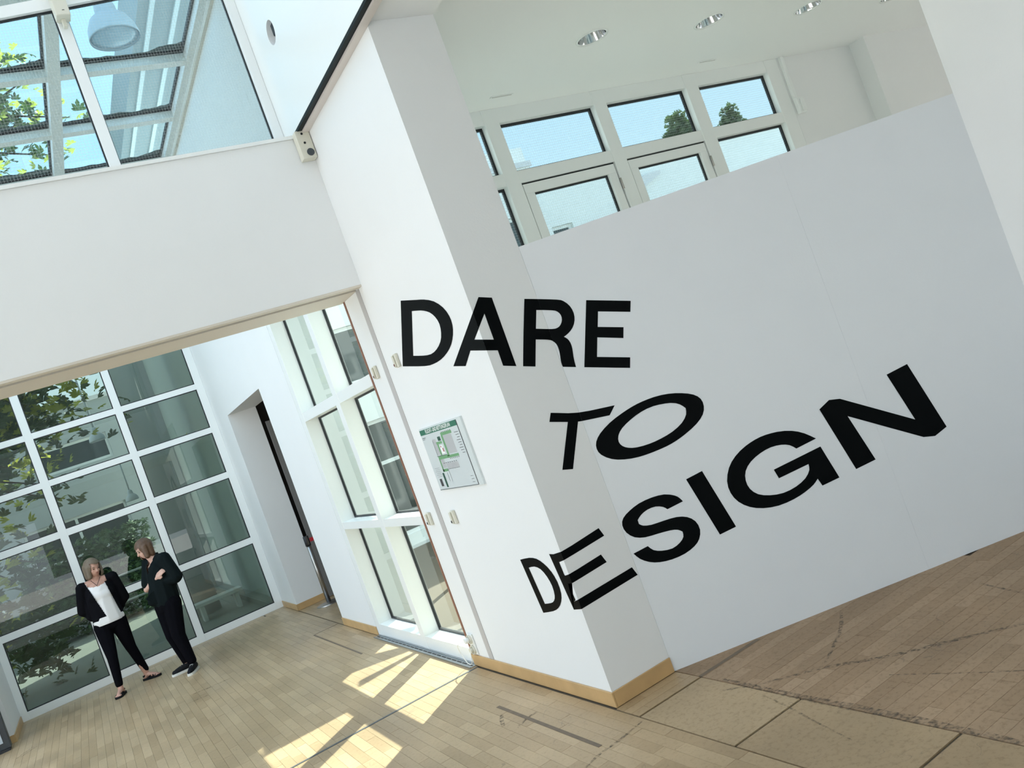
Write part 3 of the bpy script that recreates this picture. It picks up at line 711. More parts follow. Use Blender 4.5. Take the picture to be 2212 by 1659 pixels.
LETTERS = {'D':[(0,[(21608,50125,26045),(21608,48862,25737),(21608,47794,25475),(21608,47196,25334),(21608,46728,25207),(21608,46114,25009),(21608,45527,24770),(21608,45040,24478),(21608,44654,24165),(21608,44399,23852),(21608,44255,23546),(21608,44214,23262),(21608,44269,22991),(21608,44416,22728),(21608,44645,22477),(21608,44942,22236),(21608,45310,22018),(21608,45750,21839),(21608,46255,21693),(21608,46829,21573),(21608,47450,21491),(21608,48097,21454),(21608,48763,21460),(21608,49307,21485),(21608,50102,21593),(21608,51084,21770),(21608,53628,22263),(21608,49040,25056),(21608,48524,24944),(21608,48052,24839),(21608,47703,24754),(21608,47380,24657),(21608,46988,24516),(21608,46617,24345),(21608,46324,24144),(21608,46099,23920),(21608,45947,23679),(21608,45886,23425),(21608,45949,23159),(21608,46102,22902),(21608,46310,22677),(21608,46603,22481),(21608,47016,22312),(21608,47498,22181),(21608,47997,22103),(21608,48535,22080),(21608,49104,22128),(21608,49737,22228),(21608,50489,22373),(21608,51299,22542)],[[3,4,5,6,7,8,9,10,11,37,36,35,34,33,32,31,30,29,28,27,49,48,47,46,45,44,43,42,41,40,39,38,13,14,15,16,17,18,19,20,21,22,23,24,25,26,0,1,2],[37,11,12,13,38]])],'A':[(0,[(21608,43234,21183),(21608,44503,20496),(21608,46082,20796),(21608,42288,21636),(21608,41351,22999),(21608,41351,20791),(21608,41351,21425),(21608,41351,22067)],[[5,0,1,2,4,7,3,6]]),(1,[(22278,41365,23729),(23060,41365,23485),(23026,41365,19440),(22250,41365,19706),(22269,41365,20602),(22273,41365,22756),(22263,41365,21234),(21616,41365,23001),(21616,41365,20792),(21616,41365,21426),(21616,41365,22068)],[[1,2,3,4,8,9,6,5,10,7,0]])],'R':[(1,[(25012,41365,22882),(25298,41365,22802),(25803,41365,20113),(25696,41365,20191),(25521,41365,20264),(25186,41365,20375),(24798,41365,20494),(24171,41365,19059),(23424,41365,19308),(23951,41365,20523),(24216,41365,21126),(24481,41365,21715),(25505,41365,22071),(25578,41365,20902),(25051,41365,21068),(25832,41365,20080),(25832,41365,20827),(25832,41365,21977),(25832,41365,22648)],[[16,15,2,3,4,5,6,7,8,9,10,11,0,1,18,17,12,14,13]]),(2,[(26048,41272,22560),(26448,41094,22394),(26767,40952,22252),(26978,40858,22139),(27085,40810,22034),(27212,40754,21856),(27307,40711,21649),(27361,40688,21426),(27374,40682,21197),(27343,40695,20975),(27276,40725,20768),(27177,40769,20586),(27052,40825,20431),(26902,40892,20307),(26743,40963,20212),(26598,41027,20151),(26456,41090,20104),(26534,41056,20012),(26602,41025,19911),(26646,41006,19787),(26669,40995,19646),(26673,40994,19487),(26658,41001,19311),(26621,41017,19115),(26579,41035,18917),(26550,41049,18731),(26528,41059,18555),(26516,41064,18395),(26507,41068,18240),(25857,41357,18516),(25850,41360,18640),(25853,41359,18781),(25885,41345,18975),(25924,41327,19177),(25953,41315,19341),(25970,41307,19498),(25974,41305,19675),(25954,41314,19844),(25895,41340,19991),(25985,41300,21917),(26330,41147,21769),(26497,41072,21677),(26583,41034,21593),(26656,41001,21472),(26693,40985,21337),(26693,40985,21194),(26659,41000,21053),(26592,41030,20924),(26502,41070,20818),(26403,41114,20749),(26287,41166,20715),(26174,41216,20713),(25991,41297,20764),(25834,41367,20080),(25834,41367,20827),(25834,41367,21978),(25834,41367,22649)],[[46,45,44,43,42,41,40,39,55,56,0,1,2,3,4,5,6,7,8,9,10,11,12,13,14,15,16,17,18,19,20,21,22,23,24,25,26,27,28,29,30,31,32,33,34,35,36,37,38,53,54,52,51,50,49,48,47]])],'E':[(2,[(28226,40303,21647),(30437,39318,20739),(30220,39414,20148),(28610,40131,20806),(28313,40264,19976),(29596,39692,19454),(29389,39784,18869),(28101,40358,19421),(27730,40523,18375),(29377,39790,17695),(29176,39879,17126),(26912,40887,18070)],[[4,5,6,7,8,9,10,11,0,1,2,3]])],'T':[(1,[(24060,41365,16328),(25145,41365,15937),(25777,41365,15759),(25776,41365,15238),(25562,41365,15284),(25561,41365,15299),(24166,41365,12924),(23500,41365,13122),(24907,41365,15486),(23778,41365,15875),(25832,41365,15229),(25832,41365,15749)],[[10,3,4,5,6,7,8,9,0,1,2,11]]),(2,[(26392,41119,15632),(27727,40525,15424),(27294,40717,14986),(26192,41208,15167),(25834,41367,15229),(25834,41367,15749)],[[3,4,5,0,1,2]])],'O':[(2,[(31308,38930,14729),(31610,38796,14582),(31861,38684,14417),(32040,38604,14239),(32153,38554,14043),(32195,38535,13817),(32175,38544,13583),(32104,38576,13363),(31968,38636,13152),(31758,38730,12956),(31477,38855,12772),(31114,39016,12597),(30706,39198,12442),(30429,39321,12352),(30143,39449,12273),(29851,39579,12212),(29550,39713,12171),(29242,39850,12149),(28932,39988,12137),(28614,40130,12133),(28293,40273,12140),(27991,40407,12162),(27584,40588,12228),(27217,40751,12324),(26889,40897,12445),(26603,41025,12601),(26351,41137,12810),(26161,41222,13035),(26066,41264,13241),(26040,41276,13441),(26067,41264,13644),(26152,41226,13842),(26292,41163,14027),(26501,41071,14210),(26800,40937,14401),(27157,40778,14582),(27544,40606,14731),(27960,40421,14858),(28249,40292,14933),(28548,40159,14999),(28854,40023,15048),(29176,39879,15077),(29506,39732,15088),(29817,39594,15083),(30232,39409,15044),(30613,39239,14969),(30976,39078,14862),(30549,39268,14430),(30814,39150,14305),(30995,39070,14161),(31121,39013,14004),(31220,38969,13839),(31189,38983,13667),(31125,39012,13492),(30976,39078,13305),(30760,39174,13126),(30464,39306,12970),(30126,39456,12843),(29777,39612,12760),(29423,39769,12705),(29087,39919,12669),(28753,40068,12658),(28392,40228,12677),(28062,40375,12721),(27825,40481,12784),(27639,40564,12868),(27480,40635,12972),(27361,40687,13095),(27287,40720,13236),(27261,40732,13391),(27286,40721,13560),(27365,40686,13732),(27496,40627,13894),(27685,40543,14049),(27948,40426,14197),(28254,40290,14330),(28576,40147,14447),(28917,39994,14536),(29270,39837,14591),(29652,39667,14599),(29956,39532,14563),(30277,39389,14503)],[[19,20,21,22,23,24,25,26,27,28,29,30,31,32,33,34,35,36,37,38,39,79,78,77,76,75,74,73,72,71,70,69,68,67,66,65,64,63,62,61,60,59,58,57,56,55,54,53,52,51,6,7,8,9,10,11,12,13,14,15,16,17,18],[1,2,3,4,5,6,51,50,49,48,47,81,80,79,39,40,41,42,43,44,45,46,0]])],'D2':[(0,[(21608,46634,8504),(21608,45969,8586),(21608,45362,8643),(21608,44888,8644),(21608,44485,8592),(21608,44123,8476),(21608,43802,8309),(21608,43507,8102),(21608,43262,7853),(21608,43081,7558),(21608,42973,7234),(21608,42959,6881),(21608,43027,6540),(21608,43174,6260),(21608,43391,6014),(21608,43668,5785),(21608,43999,5591),(21608,44350,5452),(21608,44790,5341),(21608,45423,5236),(21608,46136,5136),(21608,45884,8013),(21608,45486,8071),(21608,45106,8099),(21608,44753,8055),(21608,44442,7947),(21608,44193,7755),(21608,43999,7511),(21608,43856,7237),(21608,43782,6945),(21608,43806,6641),(21608,43897,6365),(21608,44030,6170),(21608,44209,6026),(21608,44411,5926),(21608,44677,5855),(21608,45071,5797),(21608,45515,5748)],[[14,15,36,35,34],[8,9,10,11,12,13,14,34,33,32,31,30,29,28,27,26,25,24,23,22,21,37,36,15,16,17,18,19,20,0,1,2,3,4,5,6,7]])],'E2':[(0,[(21608,42758,8907),(21608,42246,8902),(21608,41920,8437),(21608,41935,8485),(21608,41875,7698),(21608,41815,7648),(21608,41794,7123),(21608,41798,7172),(21608,41647,6222),(21608,41906,6108),(21608,42238,5616),(21608,41351,5715),(21608,41351,6265),(21608,41351,7225),(21608,41351,7741),(21608,41351,8558),(21608,41351,9046)],[[16,15,2,3,4,5,14,13,6,7,8,9,12,11,10,0,1]]),(1,[(21652,41365,9038),(22407,41365,9090),(24404,41365,9297),(24581,41365,8772),(22414,41365,8604),(21644,41365,8553),(21649,41365,7734),(22259,41365,7770),(23954,41365,7906),(24143,41365,7376),(22309,41365,7253),(21656,41365,7218),(21644,41365,6259),(25578,41365,6445),(25773,41365,5904),(21622,41365,5709),(21616,41365,5711),(21616,41365,6260),(21616,41365,7221),(21616,41365,7738),(21616,41365,8555),(21616,41365,9043)],[[2,3,4,5,20,21,0,1],[10,11,18,19,6,7,8,9],[13,14,15,16,17,12]])],'S':[(2,[(29370,39793,8885),(28452,40202,8778),(28375,40236,8887),(28275,40280,8992),(28115,40352,9091),(27918,40439,9165),(27685,40543,9187),(27445,40650,9168),(27229,40746,9106),(27039,40831,9018),(26899,40893,8916),(26778,40947,8807),(26771,40950,8580),(26844,40918,8489),(26948,40871,8405),(27131,40790,8332),(27379,40680,8277),(27712,40531,8256),(28079,40368,8242),(28435,40209,8219),(28769,40061,8174),(29052,39935,8086),(29291,39828,7958),(29490,39740,7779),(29633,39676,7560),(29706,39643,7294),(29709,39642,7016),(29630,39677,6757),(29495,39737,6529),(29332,39810,6365),(29120,39904,6237),(28840,40029,6124),(28516,40173,6041),(28157,40333,6002),(27789,40497,6001),(27437,40654,6036),(27112,40798,6105),(26838,40920,6203),(26598,41027,6333),(26375,41126,6503),(26189,41209,6695),(26065,41265,6899),(25963,41310,7108),(26804,40936,7216),(26901,40892,7041),(27022,40839,6883),(27202,40758,6764),(27425,40659,6676),(27702,40536,6607),(27987,40409,6582),(28238,40297,6636),(28455,40200,6732),(28623,40126,6842),(28739,40074,6971),(28781,40055,7116),(28793,40050,7269),(28701,40091,7374),(28588,40141,7469),(28430,40212,7535),(28211,40309,7587),(27888,40453,7630),(27526,40614,7667),(27172,40772,7693),(26839,40920,7736),(26558,41045,7822),(26321,41150,7952),(26128,41236,8144),(25991,41298,8369),(25922,41328,8610),(25917,41330,8845),(25977,41304,9043),(26101,41248,9214),(26297,41161,9356),(26545,41051,9477),(26826,40925,9589),(27144,40784,9675),(27504,40624,9722),(27874,40459,9732),(28230,40301,9708),(28557,40155,9643),(28837,40030,9517),(29059,39931,9372),(29190,39873,9243),(29271,39837,9118),(29327,39812,9001)],[[33,34,35,36,37,38,39,40,41,42,43,44,45,46,47,48,49,50,51,52,53,54,55,56,57,58,59,60,61,62,63,64,65,66,67,68,69,70,71,72,73,74,75,76,77,78,79,80,81,82,83,84,0,1,2,3,4,5,6,7,8,9,10,11,12,13,14,15,16,17,18,19,20,21,22,23,24,25,26,27,28,29,30,31,32]])],'I':[(2,[(29930,39543,10000),(30882,39120,10123),(31569,38814,6424),(30613,39239,6333)],[[0,1,2,3]])],'G':[(2,[(37277,36272,9519),(36081,36805,9382),(35950,36863,9551),(35801,36929,9703),(35610,37014,9816),(35382,37116,9899),(35106,37239,9958),(34802,37374,9980),(34484,37516,9951),(34160,37660,9879),(33831,37807,9769),(33527,37942,9622),(33278,38053,9437),(33087,38138,9221),(32968,38191,8976),(32912,38216,8713),(32909,38217,8442),(32968,38191,8175),(33098,38133,7926),(33291,38047,7707),(33547,37933,7540),(33854,37796,7411),(34209,37638,7307),(34588,37469,7251),(34973,37298,7263),(35345,37132,7327),(35689,36979,7437),(35983,36848,7583),(36199,36752,7764),(36343,36688,7954),(36395,36665,8124),(36410,36658,8289),(34638,37447,8134),(34533,37494,8707),(37353,36238,8995),(37747,36063,6912),(36723,36519,6826),(36606,36571,7302),(36465,36634,7184),(36293,36710,7068),(36036,36825,6952),(35727,36962,6847),(35384,37115,6757),(35003,37284,6692),(34580,37473,6655),(34141,37668,6660),(33706,37862,6727),(33295,38045,6842),(32940,38203,6997),(32630,38341,7194),(32361,38461,7437),(32146,38557,7715),(32000,38622,8021),(31918,38658,8349),(31899,38667,8692),(31952,38643,9043),(32094,38580,9402),(32299,38489,9737),(32541,38381,10004),(32829,38252,10228),(33168,38102,10422),(33554,37930,10578),(33842,37802,10661),(34152,37664,10727),(34465,37524,10763),(34785,37382,10764),(35108,37238,10736),(35412,37103,10690),(35817,36922,10587),(36179,36761,10443),(36494,36621,10263),(36775,36496,10047),(37032,36381,9791)],[[71,72,0,1,2,3,4,5,6,7,8,9,10,11,12,13,14,15,16,17,18,19,20,21,22,23,24,25,26,27,28,29,30,31,32,33,34,35,36,37,38,39,40,41,42,43,44,45,46,47,48,49,50,51,52,53,54,55,56,57,58,59,60,61,62,63,64,65,66,67,68,69,70]])],'N':[(2,[(37999,35951,11032),(38672,35651,11348),(39258,35390,11189),(42778,33823,8479),(42141,34106,11537),(43418,33538,11696),(44286,33151,7423),(43507,33498,7155),(42878,33778,7338),(39329,35359,10080),(39956,35079,7128),(38767,35609,7014)],[[4,5,6,7,8,9,10,11,0,1,2,3]])]}

# ------------------------------------------------------------------ wall lettering
WORDS = [('D', 'D of the word DARE, on the side wall left of the column edge'), ('A', 'A of the word DARE, bent round the column edge'),
         ('R', 'R of the word DARE, across the column and the partition'), ('E', 'E of the word DARE, upright on the partition'),
         ('T', 'T of the word TO, slanting across column and partition'), ('O', 'O of the word TO, a slanted oval on the partition'),
         ('D2', 'D of the word DESIGN, small and narrow on the side wall'), ('E2', 'first E of the word DESIGN, folded round the column edge'),
         ('S', 'S of the word DESIGN, next to the column on the partition'), ('I', 'I of the word DESIGN, a slanted bar on the partition'),
         ('G', 'G of the word DESIGN, large and slanted on the partition'), ('N', 'N of the word DESIGN, the farthest right on the partition')]
for key, lab in WORDS:
    bm = bmesh.new()
    for s, V, F in LETTERS[key]:
        vs = [bm.verts.new((a / 1e4, b / 1e4, c / 1e4)) for a, b, c in V]
        for f in F: bm.faces.new([vs[i] for i in f])
    o = from_bm('wall_letter', bm, BLACK)
    tag(o, 'black capital ' + lab, 'letter', 'black letters of the wall slogan')
# vinyl shows a little lighter where it stands in the light: one material, real light only

# ------------------------------------------------------------------ escape plan board
PG = mat('sign_green', (0.02, 0.16, 0.095), 0.35); PLG = mat('plan_green', (0.17, 0.38, 0.18), 0.35)
PGR = mat('plan_grey', (0.48, 0.49, 0.50), 0.35); PDK = mat('plan_dark_green', (0.02, 0.085, 0.055), 0.35)
PWH = mat('sign_paper', (0.66, 0.71, 0.72), 0.25); PLN = mat('print_ink', (0.05, 0.05, 0.055), 0.4); PWT = mat('print_white', (0.9, 0.92, 0.9), 0.35)
PRD = mat('print_red', (0.45, 0.06, 0.08), 0.4)
ep = tag(empty('escape_plan_sign', (CX, 5.1, 1.56)), 'white escape plan board with green title bar and floor plan on the side wall', 'sign')
def B(nm, y0, y1, z0, z1, d0, d1, m, par=ep):
    o = box(nm, (CX - d1, y0, z0), (CX - d0, y1, z1), m)
    return ch(o, par)
B('backboard', 4.748, 5.457, 1.344, 1.786, 0.0005, 0.014, mat('acrylic_board', (0.70, 0.75, 0.75), 0.2))
pa = B('printed_sheet', 4.822, 5.451, 1.352, 1.776, 0.0143, 0.0162, PWH)
B('sheet_edge', 4.816, 4.8215, 1.349, 1.776, 0.0143, 0.0166, PLN); B('sheet_edge', 4.822, 5.451, 1.3485, 1.3515, 0.0143, 0.0166, PLN)
B('title_bar', 4.822, 5.451, 1.740, 1.776, 0.0163, 0.0166, PG)
def ink(nm, polys, m, d=0.0124):
    d += 0.0045
    bm = bmesh.new()
    for pl_ in polys: bm.faces.new([bm.verts.new((CX - d, a, b)) for a, b in pl_])
    return ch(from_bm(nm, bm, m), ep)
R4 = lambda a, b, c, d: [(a, c), (b, c), (b, d), (a, d)]
ink('plan_rooms', [R4(4.955, 5.092, 1.578, 1.703), R4(5.228, 5.285, 1.585, 1.695), R4(5.205, 5.268, 1.493, 1.57), R4(5.0, 5.195, 1.482, 1.52)], PGR, 0.0120)
ink('escape_routes', [R4(4.938, 5.118, 1.704, 1.724), R4(5.093, 5.122, 1.565, 1.704), R4(4.945, 5.125, 1.552, 1.570), R4(5.12, 5.288, 1.553, 1.576), R4(5.268, 5.288, 1.470, 1.553), R4(5.2, 5.288, 1.468, 1.486), R4(5.14, 5.236, 1.655, 1.672), R4(5.205, 5.230, 1.58, 1.655)], PLG, 0.0122)
ink('stair_symbol', [R4(5.142, 5.19, 1.676, 1.704)], PDK, 0.0124); ink('stair_symbol', [R4(5.288, 5.318, 1.362, 1.462)], PDK, 0.0124)
ink('plan_core', [R4(5.145, 5.20, 1.588, 1.645)], PWT, 0.0126)
lines = []
for k in range(6): lines.append(R4(4.945 + k * .028, 4.957 + k * .028, 1.725, 1.729)); lines.append(R4(4.95 + k * .028, 4.964 + k * .028, 1.545, 1.549))
for k in range(7): lines.append(R4(5.01 + k * .034, 5.028 + k * .034, 1.523 , 1.527))
lines += [R4(5.128, 5.30, 1.576, 1.579), R4(5.284, 5.287, 1.58, 1.69), R4(5.0, 5.2, 1.479, 1.481), R4(5.19, 5.193, 1.395, 1.478), R4(5.23, 5.233, 1.40, 1.46), R4(5.36, 5.40, 1.373, 1.425)]
for k in range(9): lines.append(R4(4.838, 4.90 - .01 * (k % 3), 1.70 - k * 0.017, 1.703 - k * 0.017))
for k in range(6): lines.append(R4(5.33, 5.42 - .015 * (k % 2), 1.50 - k * 0.012, 1.5015 - k * 0.012))
lines += [R4(5.38, 5.44, 1.718, 1.722), R4(5.395, 5.44, 1.708, 1.711), R4(4.85, 4.89, 1.37, 1.372), R4(4.85, 4.89, 1.39, 1.392), R4(4.85, 4.89, 1.41, 1.412)]
ink('plan_lines', lines, PLN, 0.0128)['kind'] = 'stuff'
ink('plan_red_marks', [R4(5.15, 5.165, 1.60, 1.625), R4(5.175, 5.19, 1.632, 1.64)], PRD, 0.013)
def text_mesh(s, size, origin, xdir, ydir, m, par, name='lettering', squash=1.0):
    cu = bpy.data.curves.new(name, 'FONT'); cu.body = s; cu.size = size; cu.offset = 0.0009; cu.align_x = 'CENTER'; cu.align_y = 'CENTER'
    o = bpy.data.objects.new(name, cu); COL.objects.link(o)
    me = bpy.data.meshes.new_from_object(o.evaluated_get(bpy.context.evaluated_depsgraph_get()))
    bpy.data.objects.remove(o, do_unlink=True)
    xd, yd = Vector(xdir), Vector(ydir)
    for v in me.vertices: v.co = Vector(origin) + xd * v.co.x * squash + yd * v.co.y
    me.materials.clear()
    o = link(name, me, m); return ch(o, par)
bpy.context.view_layer.update()
text_mesh('FLUCHT- UND RETTUNGSPLAN', 0.036, (CX - 0.0172, 5.135, 1.758), (0, -1, 0), (0, 0, 1), PWT, ep, 'title_lettering', 0.84)

# ------------------------------------------------------------------ switches, sensors, sockets
def sensor(y, z, lab, dark=True):
    t_ = tag(empty('wall_button', (CX, y, z)), lab, 'switch', 'cream wall push buttons by the shutter rail')
    ch(box('housing', (CX - 0.022, y - 0.026, z - 0.048), (CX - 0.0005, y + 0.026, z + 0.048), CREAM, None, 0.006), t_)
    ch(box('cover', (CX - 0.034, y + 0.0, z - 0.042), (CX - 0.0225, y + 0.022, z + 0.040), CREAM, None, 0.004), t_)
    ch(box('button', (CX - 0.037, y + 0.004, z - 0.034), (CX - 0.0345, y + 0.017, z - 0.018), CREAMD if dark else GASK), t_)
sensor(5.865, 2.28, 'upper cream wall button between brown edge and grey rail')
sensor(5.405, 2.28, 'cream wall button left of the letter D, beside the grey rail')
sensor(5.862, 1.15, 'lower cream wall button between brown edge and grey rail', False)
sensor(5.405, 1.15, 'lower cream wall button below the escape plan board', False)
so_ = tag(empty('double_socket', (CX, 5.99, 0.17)), 'white double power socket with plug and looped cable beside the window foot', 'socket')
yq = 5.93
ch(box('socket_plate', (CX - 0.012, yq - 0.042, 0.095), (CX - 0.0005, yq + 0.042, 0.255), LACQ, None, 0.005), so_)
for zz in (0.215, 0.135):
    s = ch(lathe('socket_well', [(0.0, 0.003), (0.027, 0.003), (0.03, 0.016), (0.034, 0.016), (0.034, 0.0)], (0, 0, 0), CREAM), so_)
    for v in s.data.vertices: v.co = Vector((CX - 0.012 - v.co.z, yq + v.co.y, zz + v.co.x))
ch(cyl('plug', (CX - 0.016, yq, 0.215), (CX - 0.058, yq + .004, 0.215), 0.021, LACQ), so_)
ch(cyl('plug', (CX - 0.016, yq, 0.135), (CX - 0.045, yq, 0.135), 0.02, CREAM), so_)
ch(tube('cable', [(CX - 0.058, yq + .004, 0.215), (CX - 0.09, yq + .03, 0.215), (CX - 0.085, yq + .12, 0.18), (CX - 0.06, yq + .165, 0.10), (CX - 0.05, yq + .12, 0.02), (CX - 0.05, yq + .03, 0.03), (CX - 0.048, yq, 0.10), (CX - 0.045, yq, 0.135)], 0.003, LACQ), so_)

# window opener sensor in the upper corner, motor box at the clerestory mullion
sn = tag(empty('corner_sensor', (CX - 0.1, 5.6, 3.9)), 'cream plastic sensor box with dark round eye under the slab corner', 'sensor')
def boxr(nm, c, hx, hy, hz, rot, m, par, bev=0.004):
    bm = bmesh.new(); addbox(bm, (-hx, -hy, -hz), (hx, hy, hz), bev)
    for v in bm.verts: v.co = Vector(c) + rot @ v.co
    return ch(from_bm(nm, bm, m), par)
RZ = Matrix.Rotation(0.0, 3, 'Z')
boxr('housing', (CX - 0.055, 5.525, 3.89), 0.05, 0.035, 0.10, RZ, CREAM, sn)
ch(cyl('eye', (CX - 0.042, 5.4905, 3.83), (CX - 0.042, 5.484, 3.83), 0.026, mat('smoked_eye', (0.05, 0.06, 0.07), 0.3)), sn)
for z_ in (3.965, 3.90): ch(cyl('screw', (CX - 0.06, 5.4905, z_), (CX - 0.06, 5.487, z_), 0.008, GASK), sn)
boxr('bracket', (CX - 0.02, 5.45, 3.995), 0.012, 0.05, 0.010, RZ, CREAM, sn)
mo = tag(empty('window_motor', (0.97, 5.95, 5.27)), 'cream window opener box at the head of the clerestory mullion', 'motor')
boxr('housing', (0.972, 5.945, 5.30), 0.046, 0.05, 0.115, RZ, CREAM, mo, 0.008)
for z_ in (5.22, 5.345): boxr('screw_slot', (0.98, 5.8945, z_), 0.007, 0.001, 0.002, RZ, GASK, mo, 0)
boxr('chain_arm', (0.97, 5.965, 5.165), 0.012, 0.02, 0.03, RZ, CREAM, mo, 0.002)
# cable trunking with junction box on the clerestory wall
cb = tag(empty('cable_trunking', (7.36, 5.85, 3.6)), 'white vertical cable trunking with junction box right of the window band', 'trunking')
boxr('trunk', (7.375, 5.855, 3.82), 0.022, 0.018, 0.229, RZ, FRAME, cb, 0.003)
boxr('junction_box', (7.40, 5.847, 3.52), 0.05, 0.026, 0.085, RZ, FRAME, cb, 0.012)
boxr('lid', (7.415, 5.815, 3.515), 0.03, 0.005, 0.06, RZ, FRAME, cb, 0.003)
for (x0, x1) in ((3.75, 3.96), (6.03, 6.25)):
    o = tag(empty('ceiling_slot', (x0, 5.63, ZC)), 'thin slot vent in the ceiling above the %s clerestory pane' % ('first' if x0 < 5 else 'third'), 'vent', 'thin slot vents in the ceiling')
    ch(box('slot_frame', (x0, 5.615, ZC - 0.006), (x1, 5.645, ZC - 0.0005), FRAME), o)
    ch(box('slot_opening', (x0 + .01, 5.624, ZC - 0.0075), (x1 - .01, 5.634, ZC - 0.0062), TRACK), o)
# downlights
GLOW = mat('lamp_tube', (0.85, 0.87, 0.9), 0.3)
which = ['recessed chrome downlight nearest the column', 'second recessed chrome downlight from the column', 'third recessed chrome downlight from the column', 'recessed chrome downlight farthest from the column, cut by the frame']
for x, lab in zip(LX, which):
    d_ = tag(empty('downlight', (x, LY, ZC)), lab, 'light', 'recessed ceiling downlights')
    ch(lathe('trim_ring', [(0.110, 0.012), (0.110, -0.004), (0.116, -0.007), (0.124, -0.006), (0.127, -0.0005)], (x, LY, ZC), LACQ), d_)
    ch(lathe('reflector', [(0.109, 0.0), (0.104, 0.03), (0.094, 0.09), (0.075, 0.15), (0.04, 0.185), (0.0, 0.19)], (x, LY, ZC), CHROME), d_)
    for s in (-1, 1):
        ch(cyl('lamp_tube', (x + s * 0.02, LY - 0.05, ZC + 0.11), (x + s * 0.02, LY + 0.055, ZC + 0.11), 0.009, GLOW), d_)
    ch(box('lamp_holder', (x - 0.035, LY + 0.055, ZC + 0.085), (x + 0.035, LY + 0.075, ZC + 0.135), LACQ), d_)

# rope barrier post in the doorway, kiosk at the left edge
st = tag(empty('barrier_post', (2.47, 11.34, 0)), 'steel barrier post with red belt standing in the doorway', 'barrier')
sx_, sy_ = 2.47, 11.36
ch(lathe('base', [(0.0, 0.022), (0.03, 0.024), (0.10, 0.020), (0.165, 0.012), (0.17, 0.006), (0.17, 0.0)], (sx_, sy_, 0.0), STEEL), st)
ch(cyl('post', (sx_, sy_, 0.02), (sx_, sy_, 0.86), 0.030, STEEL), st)
hd = ch(cyl('head', (sx_, sy_, 0.80), (sx_, sy_, 0.93), 0.036, DARK), st)
ch(box('belt', (sx_ + 0.034, sy_ - 0.03, 0.842), (sx_ + 0.44, sy_ - 0.027, 0.892), RED), st)
ch(box('clip_plate', (sx_ - 0.012, sy_ - 0.041, 0.815), (sx_ + 0.012, sy_ - 0.034, 0.92), STEEL), st)
kk = tag(empty('display_stand', (-1.8, 11.36, 0)), 'dark framed display stand with pale panel cut by the left frame edge', 'display')
ch(box('frame', (-2.3, 11.30, 0.03), (-1.285, 11.42, 1.5), mat('dark_frame', (0.035, 0.04, 0.045), 0.4), None, 0.004), kk)
ch(box('panel', (-2.22, 11.29, 0.10), (-1.345, 11.2995, 1.42), mat('pale_blue_grey', (0.42, 0.47, 0.52), 0.3)), kk)
ch(box('foot', (-2.2, 11.28, 0.0), (-1.30, 11.44, 0.03), GASK), kk)

# room behind the doorway
rb = structure('wall_side_room')
box('wall_segment', (2.95, 9.45, 0), (3.0, 12.7, 3.0), BROWNW, rb)
box('outer_cladding', (3.001, 9.43, -.03), (3.05, 12.7, 3.12), FACADE, rb)
box('outer_cladding', (CX + .386, 9.40, -.03), (3.05, 9.4295, 3.12), FACADE, rb)
box('wall_segment', (CX + .386, 12.6, 0), (2.949, 12.7, 3.0), BROWNW, rb)
box('wall_segment', (CX + .386, 9.45, 0), (2.949, 9.55, 3.0), BROWNW, rb)
box('wall_segment', (CX + .386, 9.45, 3.0), (3.0, 12.7, 3.1), BROWNW, rb)
box('floor_slab', (CX + .386, 9.45, -0.2), (2.95, 12.6, -0.009), SUB, rb)
dr = structure('door_1')
box('door_leaf', (2.60, 11.80, 0.01), (2.94, 11.85, 2.55), mat('grey_door', (0.20, 0.195, 0.19), 0.5), dr)
box('door_panel', (2.70, 11.785, 0.2), (2.9, 11.799, 1.2), DARK, dr)
cyl('handle', (2.66, 11.74, 1.05), (2.80, 11.74, 1.05), 0.011, STEEL, dr)
cyl('handle_spindle', (2.67, 11.799, 1.05), (2.67, 11.74, 1.05), 0.009, STEEL, dr)

# ------------------------------------------------------------------ outside
gs = structure('ground')
box('courtyard_slab', (-14, 12.9, -0.3), (2.3, 60, -0.03), CONC, gs)
box('terrace_slab', (2.55, 6.06, -0.3), (60, 60, -0.03), TERR, gs)
box('forecourt', (14.2, -30, -0.3), (60, 6, -0.03), TERR, gs)
box('forecourt', (-8, -40, -0.35), (14.2, -6.3, -0.05), TERR, gs)
box('forecourt', (-60, -40, -0.35), (-8, 60, -0.05), GRAV, gs)
wo1 = structure('wall_courtyard')
box('wall_segment', (2.22, 12.96, -0.05), (2.6, 18.9, 6.2), GREENW, wo1)
wo2 = structure('wall_courtyard_end')
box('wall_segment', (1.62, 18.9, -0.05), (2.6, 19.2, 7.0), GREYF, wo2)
box('kerb', (2.05, 13.0, -0.03), (2.219, 18.8, 0.06), CONC, wo1)
oh = structure('roof_2', 'overhanging flat roof above the glazed corridor')
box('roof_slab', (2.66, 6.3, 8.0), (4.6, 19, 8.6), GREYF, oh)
for k in range(5): box('soffit_rib', (2.80 + k * .32, 6.3, 7.97), (2.86 + k * .32, 19, 7.999), FRAME, oh)

# round concrete column in the courtyard
tag(lathe('round_column', [(0, 0), (0.27, 0), (0.27, 7.0), (0, 7.0)], (1.45, 16.0, -0.03), COLM, None, 40), 'thick round concrete column in the courtyard behind the glass wall', 'column')

